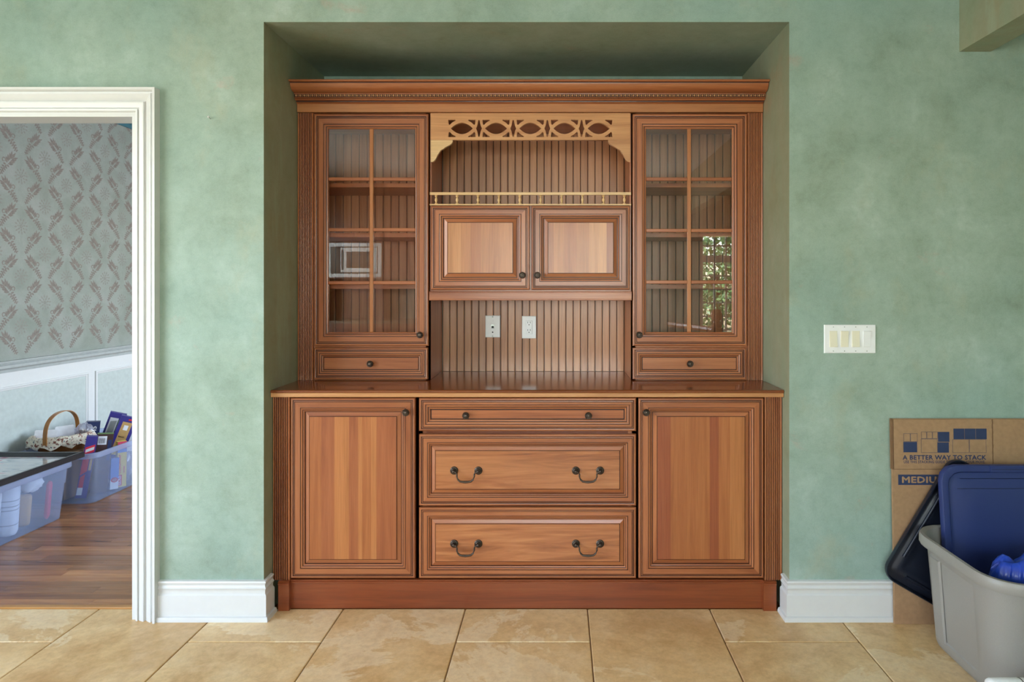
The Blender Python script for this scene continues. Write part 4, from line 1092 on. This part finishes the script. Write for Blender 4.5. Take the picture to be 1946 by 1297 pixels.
# ------------------------------------------------------------------ dining room things
def clear_bin(name, label, x0, x1, y0, y1, h):
    cx, cy = (x0+x1)/2, (y0+y1)/2; w, d = x1-x0, y1-y0
    t = thing(name, label, 'storage bin', (cx, cy, .0005), group='clear storage bins')
    L = lambda k, z, r: [(x, y, z+.0005) for x, y in rrect(w+2*k, d+2*k, r, 6, cx, cy)]
    mb = MB()
    mb.loft([L(-.006, 0, .05), L(0, .006, .055), L(.016, h*.62, .055), L(.0195, h*.63, .056), L(.027, h-.03, .06), L(.0245, h-.03, .06), L(.0165, h*.63, .055), L(.0135, h*.62, .053), L(-.0025, .008, .053), L(-.008, .0025, .05)])
    mb.build('bin_body', M['bin_clear'], t, smooth=35)
    rm = MB(); rm.loft([L(.028, h-.032, .06), L(.042, h-.032, .066), L(.044, h-.028, .067), L(.042, h-.004, .066), L(.038, h, .065), L(.030, h, .06), L(.0272, h-.004, .06)], cap0=False, cap1=False)
    rm.loft([L(.0272, h-.004, .06), L(.0268, h-.03, .06), L(.028, h-.032, .06)], cap0=False, cap1=False)
    rm.build('rim', M['bin_rim'], t, smooth=35)
    return t
HB = .325
clear_bin('storage_bin', 'clear plastic bin with a black picture frame lying across its top', -3.345, -2.885, .47, 1.165, HB)
clear_bin('storage_bin', 'open clear plastic bin crammed with foil and wrap cartons', -3.31, -2.885, 1.385, 2.06, HB-.005)

def carton(label, loc, size, rot, mat, prints=(), name='carton'):
    w, d, h = size; t = thing(name, label, 'carton', loc, rot=tuple(math.radians(a) for a in rot), group='cartons in the clear bin')
    MB().box(-w/2, w/2, -d/2, d/2, 0, h).build('box_body', mat, t)
    for pr in prints:
        kind = pr[0]
        if kind == 'r':
            _, x0, x1, z0, z1, m = pr; mb = MB(); y = -d/2-.0004-.0002*prints.index(pr)
            mb.add([(x0*w, y, z0*h), (x1*w, y, z0*h), (x1*w, y, z1*h), (x0*w, y, z1*h)], [(0, 1, 2, 3)]); mb.build('print', M[m], t)
        elif kind == 's':       # slanted stripe
            _, x0, x1, z0, z1, sl, m = pr; mb = MB(); y = -d/2-.0004-.0002*prints.index(pr)
            mb.add([(x0*w, y, z0*h), (x1*w, y, z0*h+sl), (x1*w, y, z1*h+sl), (x0*w, y, z1*h)], [(0, 1, 2, 3)]); mb.build('print', M[m], t)
        elif kind == 't':       # text, upright or turned
            _, txt, x, z, ln, ht, turn, m = pr; me = text_mesh(txt, ln, ht, .03)
            me.transform(Matrix.Translation((x*w, -d/2-.0016, z*h)) @ FACE_FRONT @ Matrix.Rotation(math.radians(turn), 4, 'Z')); link_mesh('lettering', me, M[m], t)
        elif kind == 'c':       # coloured end at the top
            mb = MB(); mb.box(-w/2+.001, w/2-.001, -d/2+.001, d/2-.001, h, h+.0006); mb.build('print', M[pr[1]], t)
        elif kind == 'e':
            _, x, z, rx, m = pr; mb = MB(); y = -d/2-.001
            mb.add([(x*w+rx*math.cos(2*math.pi*k/20), y, z*h+.8*rx*math.sin(2*math.pi*k/20)) for k in range(20)], [tuple(range(20))]); mb.build('print', M[m], t)
    return t
zb = .012
carton('purple foil carton with red lettering block leaning at the bin corner', (-3.02, 1.475, zb+.004), (.058, .052, .385), (0, 9, 33), M['purple'],
       [('s', -.42, .42, .70, .82, .02, 'red'), ('s', -.36, .36, .735, .785, .02, 'white'), ('s', -.46, .1, .36, .62, .03, 'red'), ('s', -.4, 0, .12, .34, .02, 'red'), ('r', -.45, .02, .05, .17, 'napkin'), ('r', .18, .42, .45, .66, 'tan')])
carton('dark brown carton with a white barcode in the open bin', (-2.985, 1.582, zb+.005), (.088, .05, .375), (0, 6, 33), M['brown'],
       [('r', -.42, .12, .82, .965, 'napkin')]+[('r', -.38+.07*i, -.35+.07*i, .84, .93, 'black') for i in range(6)]+[('r', .2, .44, .55, .9, 'navy'), ('c', 'green')])
carton('navy carton marked 45 behind the brown carton', (-3.20, 1.775, zb+.004), (.078, .055, .415), (0, 5, 33), M['navy'],
       [('t', '45', .28, .83, .042, .026, 90, 'white'), ('r', -.5, .5, 0, .55, 'ltblue')])
carton('blue carton with a pictured side tilted in the open bin', (-3.235, 1.90, zb+.018), (.10, .05, .445), (0, 18, 33), M['purple'],
       [('r', -.38, .12, .58, .92, 'napkin'), ('s', -.3, .05, .60, .86, .01, 'rail_grey'), ('r', .14, .44, .72, .9, 'green'), ('r', .14, .44, .60, .7, 'red'), ('r', -.38, .44, .5, .57, 'yellow')])
carton('blue carton with a tan front panel tilted at the bin rim', (-3.135, 1.85, zb+.019), (.10, .045, .43), (0, 20, 33), M['purple'],
       [('r', -.28, .30, .50, .91, 'tan'), ('r', -.12, .14, .78, .86, 'napkin'), ('r', -.4, .4, .38, .47, 'yellow'), ('s', .0, .35, .94, .965, .003, 'red'), ('t', 'BAGS', -.2, .66, .035, .01, 0, 'brown')])
carton('purple carton standing beyond the tan-panelled carton', (-2.955, 2.0, zb+.006), (.07, .045, .405), (0, 8, 33), M['purple'], [('r', -.3, .1, .7, .9, 'napkin'), ('r', .2, .4, .6, .8, 'pink')])
carton('yellow cling wrap carton with pink lettering standing against the bin side', (-2.932, 1.715, zb+.001), (.052, .045, .300), (0, 1, 48), M['yellow'],
       [('r', -.5, .5, .84, 1, 'pink'), ('r', -.5, .5, .76, .84, 'ltblue'), ('r', -.46, .0, .03, .27, 'red'), ('t', 'GLAD', -.1, .045, .062, .014, 90, 'white'), ('t', 'CLINGWRAP', -.12, .30, .125, .013, 90, 'red'), ('t', '300', .3, .3, .045, .008, 90, 'red')])
carton('light blue carton with a round red emblem low in the open bin', (-2.938, 1.655, zb+.002), (.046, .03, .20), (0, 2, 45), M['ltblue'],
       [('r', -.5, .5, 0, .3, 'napkin'), ('e', 0, .3, .02, 'red'), ('e', 0, .3, .014, 'napkin')])
def crumple(name, label, cat, c, rx, ry, rz, mat, seed, amp=.22, group=None, flat=True):
    mb = MB(); loops = []; n = 26; rows = 12
    for i in range(rows+1):
        ph = math.pi*i/rows; lp = []
        for k in range(n):
            an = 2*math.pi*k/n; d = Vector((math.sin(ph)*math.cos(an), math.sin(ph)*math.sin(an), -math.cos(ph)))
            s = 1+amp*(mnoise.noise(d*3+Vector((seed, 0, 0)))+.6*mnoise.noise(d*7+Vector((0, seed, 0))))
            z = max(d.z*s, -.92) if flat else d.z*s
            if i in (0, rows): lp.append((c[0]+1e-4*math.cos(an), c[1]+1e-4*math.sin(an), c[2]+z*rz))
            else: lp.append((c[0]+d.x*s*rx, c[1]+d.y*s*ry, c[2]+z*rz))
        loops.append(lp)
    mb.loft(loops)
    t = thing(name, label, cat, (c[0], c[1], c[2]-rz), group=group); mb.build('film', mat, t, smooth=70); return t
crumple('plastic_wrap', 'crumpled clear plastic packs in the open bin beside the yellow carton', 'plastic wrap', (-2.937, 1.805, .115), .036, .055, .105, M['film'], 3)
# filler box under the basket
fb = thing('cardboard_box', 'plain kraft box inside the open bin carrying the basket', 'cardboard box', (-3.20, 1.56, .0125))
MB().box(-3.295, -3.085, 1.42, 1.70, .0125, .293).build('box_body', M['card'], fb)
MB().box(-3.295, -3.085, 1.42, 1.5585, .2932, .296).build('flap', M['card'], fb); MB().box(-3.295, -3.085, 1.5615, 1.70, .2932, .296).build('flap', M['card'], fb)
# basket
bk = thing('wicker_basket', 'oval splint basket with bent wood handle and printed cotton lining', 'basket', (-3.205, 1.56, .2975), rot=(0, 0, math.radians(36)))
def ov(a, c, z, n=40, wob=0, seed=0): return [(a*math.cos(2*math.pi*k/n)*(1+wob*math.sin(9*2*math.pi*k/n+seed)), c*math.sin(2*math.pi*k/n)*(1+wob*math.sin(7*2*math.pi*k/n+seed)), z+wob*.2*math.sin(11*2*math.pi*k/n)) for k in range(n)]
mb = MB(); mb.loft([ov(.115, .075, 0), ov(.12, .08, .006), ov(.135, .095, .05), ov(.148, .105, .092), ov(.143, .10, .092), ov(.13, .09, .05), ov(.113, .073, .008)]); mb.build('basket_body', M['wicker'], bk, smooth=50)
mb = MB(); mb.loft([ov(.140, .098, .080), ov(.160, .116, .060, wob=.03), ov(.172, .126, .040, wob=.06, seed=1), ov(.176, .130, .034, wob=.07, seed=2), ov(.180, .132, .044, wob=.06, seed=1), ov(.176, .128, .066, wob=.04), ov(.165, .12, .092, wob=.02), ov(.150, .106, .102, wob=.015), ov(.138, .095, .098)], cap0=False, cap1=False)
mb.build('lining', M['lining'], bk, smooth=70)
hp = []; hn = 22
hd = MB(); rows = []
for i in range(hn+1):
    t = math.pi*i/hn; cs, sn = math.cos(t), math.sin(t)
    px_ = -.085*cs*(1 if True else 0); py_ = -.128*cs; pz_ = .06+.185*(abs(sn)**.55)
    rows.append((px_*.95, py_, pz_))
for i, (x, y, z) in enumerate(rows):
    hp.append((x, y, z))
L_ = []
for i, p in enumerate(hp):
    tv = (Vector(hp[min(i+1, hn)])-Vector(hp[max(i-1, 0)])).normalized(); side = Vector((.83, -.55, 0)); nrm = tv.cross(side).normalized()
    P = Vector(p); w2, t2 = .0125, .0022
    L_.append([tuple(P+side*w2+nrm*t2), tuple(P-side*w2+nrm*t2), tuple(P-side*w2-nrm*t2), tuple(P+side*w2-nrm*t2)])
hd.loft(L_); hd.build('handle', M['handle'], bk, smooth=40)
# paper and film in the basket
for i, (x, y, z, rz, sx, sz, lb) in enumerate(((-3.290, 1.528, .322, 36, .115, .105, 'folded white napkins in the basket left of the handle'), (-3.222, 1.614, .322, 40, .10, .115, 'folded white napkins in the basket behind the handle'))):
    t = thing('napkin_stack', lb, 'napkins', (x, y, z), rot=(math.radians(-8), math.radians(4-6*i), math.radians(rz)))
    for k in range(3):
        mb = MB(); y0 = k*.009; mb.loft([[(a, y0+yy, c_+sz/2) for a, c_ in rrect(sx-.004*k, sz-.006*k, .008, 3)] for yy in (0, .008)]); mb.build('napkin', M['napkin'], t)
crumple('plastic_wrap', 'crumpled clear film in the basket next to the napkins', 'plastic wrap', (-3.135, 1.66, .395), .05, .04, .05, M['film'], 11, .3)
# picture frame on the near bin
pf = thing('framed_picture', 'black picture frame with pale flower print lying on the clear bin', 'picture frame', (-3.105, .93, HB+.0015))
fx0, fx1, fy0, fy1, z0 = -3.37, -2.842, .56, 1.265, HB+.0015
mb = MB()
lp = []
for (i, z) in ((0, z0), (0, z0+.026), (.006, z0+.031), (.020, z0+.030), (.036, z0+.020), (.046, z0+.014), (.046, z0)):
    lp.append([(fx0+i, fy0+i, z), (fx1-i, fy0+i, z), (fx1-i, fy1-i, z), (fx0+i, fy1-i, z)])
mb.loft(lp, cap0=False, cap1=False); mb.build('frame', M['frame_black'], pf)
MB().box(fx0+.044, fx1-.044, fy0+.044, fy1-.044, z0+.001, z0+.011).build('print', M['print'], pf)
# things in the near bin
def pack(label, loc, size, rot, mat, name, cat, stripes=()):
    w, d, h = size; t = thing(name, label, cat, loc, rot=tuple(math.radians(a) for a in rot))
    mb = MB(); mb.loft([[(x, y, z) for x, y in rrect(w-2*i, d-2*i, min(w, d)*.38-i*.5, 5)] for i, z in ((.016, 0), (.004, .006), (0, .02), (0, h-.02), (.004, h-.006), (.018, h))])
    mb.build('wrapper', mat, t, smooth=50)
    for (z, m) in stripes:
        mb = MB(); mb.loft([[(x, y, zz) for x, y in rrect(w+.0016, d+.0016, min(w, d)*.38, 5)] for zz in (z, z+.006)], cap0=False, cap1=False); mb.build('stripe', M[m], t)
    return t
pack('white paper roll pack with grey lines in the framed bin', (-2.968, .735, .012), (.10, .10, .265), (2, 4, 30), M['napkin'], 'paper_roll_pack', 'paper rolls', [(.05, 'rail_grey'), (.13, 'rail_grey'), (.15, 'rail_grey'), (.17, 'rail_grey')])
pack('white paper roll pack standing beside the tan pouch in the framed bin', (-2.965, .862, .012), (.09, .10, .27), (2, 3, 30), M['napkin'], 'paper_roll_pack', 'paper rolls', [(.06, 'rail_grey'), (.14, 'rail_grey'), (.16, 'rail_grey'), (.19, 'rail_grey')])
pack('tan pouch leaning at the end of the framed bin', (-2.99, .985, .012), (.075, .05, .175), (0, 4, 40), M['tan'], 'pouch', 'pouch')
crumple('plastic_bag', 'white plastic bag high in the framed bin above the tan pouch', 'bag', (-2.985, 1.035, .235), .055, .06, .05, M['napkin'], 21, .25)
pack('red wrapped packet at the far end of the framed bin', (-2.94, 1.10, .012), (.022, .04, .215), (-4, 3, 20), M['pink'], 'packet', 'packet')
pack('light blue packet in the framed bin beside the paper rolls', (-2.965, .615, .012), (.10, .08, .16), (0, 0, 20), M['ltblue'], 'packet', 'packet', [(.06, 'red'), (.1, 'white')])

# ------------------------------------------------------------------ the kitchen opposite, seen only as reflections in the cabinet glass
YK = RY0+.001
def kitchen_unit(x0, x1, z0, z1, depth, doors, label, name='kitchen_cabinet'):
    t = thing(name, label, 'cabinet', ((x0+x1)/2, YK+depth/2, z0)); y1 = YK+depth
    MB().box(x0, x1, YK, y1-.022, z0, z1).build('carcass', M['s_dark'], t)
    for (a0, a1, b0, b1) in doors:
        mb = MB(); R = (x0+(x1-x0)*a0+.004, x0+(x1-x0)*a1-.004, z0+(z1-z0)*b0+.004, z0+(z1-z0)*b1-.004)
        for i, ((d0, yy0), (d1, yy1)) in enumerate(zip(((0, -.021), (0, 0), (.06, 0), (.066, -.008), (.085, -.008), (.10, -.001)), ((0, 0), (.06, 0), (.066, -.008), (.085, -.008), (.10, -.001), (.101, -.001)))):
            mb.ring(R, [(d0, y1+yy0, 0), (d1, y1+yy1, 0)], fill=0 if i == 5 else None)
        d = mb.build('door', M['s_dark'], t)
        MB().lathe([(.006, 0), (.006, .012), (.014, .02), (.001, .026)], (R[1]-.03, y1, R[2]+.05 if z0 > 1 else R[3]-.05), 'Y', 12).build('knob', M['bronze'], d)
    return t
kitchen_unit(-3.28, -2.98, 1.45, 2.70, .33, [(0, 1, 0, 1)], 'narrow kitchen wall cabinet beside the microwave')
kitchen_unit(-2.975, -2.235, 1.93, 2.70, .36, [(0, .5, 0, 1), (.5, 1, 0, 1)], 'kitchen wall cabinet above the microwave')
kitchen_unit(-2.23, -1.45, 1.45, 2.70, .33, [(0, .5, 0, 1), (.5, 1, 0, 1)], 'double kitchen wall cabinet between microwave and added window')
kitchen_unit(-3.28, -2.02, .10, .899, .60, [(0, .33, 0, 1), (.33, .67, 0, 1), (.67, 1, 0, 1)], 'three-door kitchen base cabinet under the microwave')
kitchen_unit(-2.015, -.2, .10, .899, .60, [(i/4, (i+1)/4, 0, 1) for i in range(4)], 'long kitchen base cabinet under the added window')
kb = MB().box(-3.28, -.2, YK, YK+.53, .0005, .0995).build('kitchen_plinth', M['s_dark']); tag(kb, 'dark recessed toe kick under the kitchen base cabinets', 'toe kick')
kc = MB(); kc.loft([[(x-1.74, y+YK+.315, z) for x, y in rrect(3.08, .63, .01, 2)] for z in (.9, .932)]); tag(kc.build('kitchen_countertop', M['granite']), 'speckled granite counter along the kitchen wall', 'countertop')
mw = thing('microwave', 'stainless built-in microwave with trim frame, mirrored in the cabinet glass', 'microwave', (-2.605, YK+.2, 1.46))
y1 = YK+.375
MB().box(-2.97, -2.24, YK, y1-.03, 1.46, 1.925).build('housing', M['s_dark'], mw)
mb = MB(); mb.ring((-2.95, -2.26, 1.475, 1.91), [(0, y1-.03, 0), (0, y1-.01, 0), (.045, y1-.01, 0), (.045, y1-.03, 0)]); mb.build('trim_frame', M['steel'], mw)
MB().box(-2.904, -2.306, y1-.03, y1-.012, 1.521, 1.864).build('fascia', M['screen'], mw)
MB().box(-2.895, -2.79, y1-.012, y1-.008, 1.55, 1.84).build('control_panel', M['screen'], mw)
dd = MB().box(-2.775, -2.315, y1-.012, y1-.002, 1.54, 1.85).build('door', M['steel'], mw)
MB().box(-2.70, -2.39, y1-.002, y1+.0005, 1.59, 1.80).build('window', M['screen'], dd)
mb = MB(); mb.tube([(-2.75, y1-.002, 1.57), (-2.75, y1+.02, 1.58), (-2.75, y1+.02, 1.81), (-2.75, y1-.002, 1.82)], .007, 8); mb.build('handle', M['steel'], dd)
# support for the microwave: a tall side panel down to the counter
mb = MB(); mb.box(-2.974, -2.955, YK, y1-.03, .933, 1.4595); mb.box(-2.255, -2.236, YK, y1-.03, .933, 1.4595); mb.box(-2.955, -2.255, YK, YK+.012, .933, 1.4595)
tag(mb.build('microwave_stand', M['s_dark'], at=(-2.605, YK+.2, .933)), 'dark wood open niche on the counter below the microwave', 'shelf unit')
# banister by the stair window
bn = thing('banister', 'oak newel post and rails with white balusters, mirrored in the cabinet glass', 'banister', (1.66, -3.55, 0))
mb = MB(); nx, ny = 1.66, -3.55
mb.box(nx-.048, nx+.048, ny-.048, ny+.048, .0005, .92); mb.box(nx-.06, nx+.06, ny-.06, ny+.06, .0005, .12)
mb.lathe([(.04, .92), (.058, .93), (.058, .95), (.035, .965), (.03, .985), (.055, 1.015), (.062, 1.05), (.056, 1.085), (.03, 1.11), (.001, 1.118)], (nx, ny, 0), 'Z', 20)
mb.build('newel_post', M['s_light'], bn, smooth=40)
for (x1_, y1_, za, zbb, n) in ((1.36, -4.75, .92, .92, 12), (3.1, -3.75, .86, .80, 14)):
    mb = MB(); mb.tube([(nx, ny, za-.03), (x1_, y1_, zbb-.03)], .034, 8); mb.build('rail', M['s_light'], bn)
    bal = MB(); bal.lathe([(.016, .0005), (.016, .1), (.012, .14), (.019, .2), (.014, .3), (.012, .6), (.012, .84-.06)], (1.66, -3.55, 0), 'Z', 8)
    b0 = None
    for i in range(1, n):
        p = Vector((nx+(x1_-nx)*i/n, ny+(y1_-ny)*i/n, 0))-Vector((1.66, -3.55, 0))
        if b0 is None: b0 = bal.build('baluster', M['white'], bn); o = b0
        else: o = dup(b0, bn)
        o.location = p
# garden outside the stair window
ga = MB().box(-9, 9, -22, RY0-.2, -.45, -.35).build('lawn', M['grass']); tag(ga, 'lawn outside the stair window', 'lawn', kind='structure')
random.seed(12)
for i, (x, y, r, lb) in enumerate(((3.0, -9.2, 1.75, 'leafy tree standing nearest the stair window'), (7.0, -12.5, 2.0, 'broad leafy tree far beyond the stair window'), (-1.2, -11.0, 1.9, 'leafy tree outside the added window'))):
    t = thing('tree', lb, 'tree', (x, y, -.35))
    mb = MB(); mb.tube([(x, y, -.35), (x+.05, y, .6), (x, y, 1.6)], [.16, .12, .09], 8); mb.build('trunk', M['brown'], t)
    lv = MB()
    for k in range(9000):
        d = Vector((random.gauss(0, 1), random.gauss(0, 1), random.gauss(0, 1))).normalized()*r*random.uniform(.55, 1.0)
        c = Vector((x, y, 1.55+r*.35))+Vector((d.x, d.y, d.z*.95)); a1 = Vector((random.gauss(0, 1), random.gauss(0, 1), random.gauss(0, 1))).normalized(); a2 = a1.cross(Vector((random.gauss(0, 1), random.gauss(0, 1), random.gauss(0, 1)))).normalized(); s = random.uniform(.035, .085)
        lv.add([c+a1*s, c+a2*s*.6, c-a1*s, c-a2*s*.6], [(0, 1, 2, 3)])
    tag(lv.build('foliage', M['leaf'], t), kind='stuff')
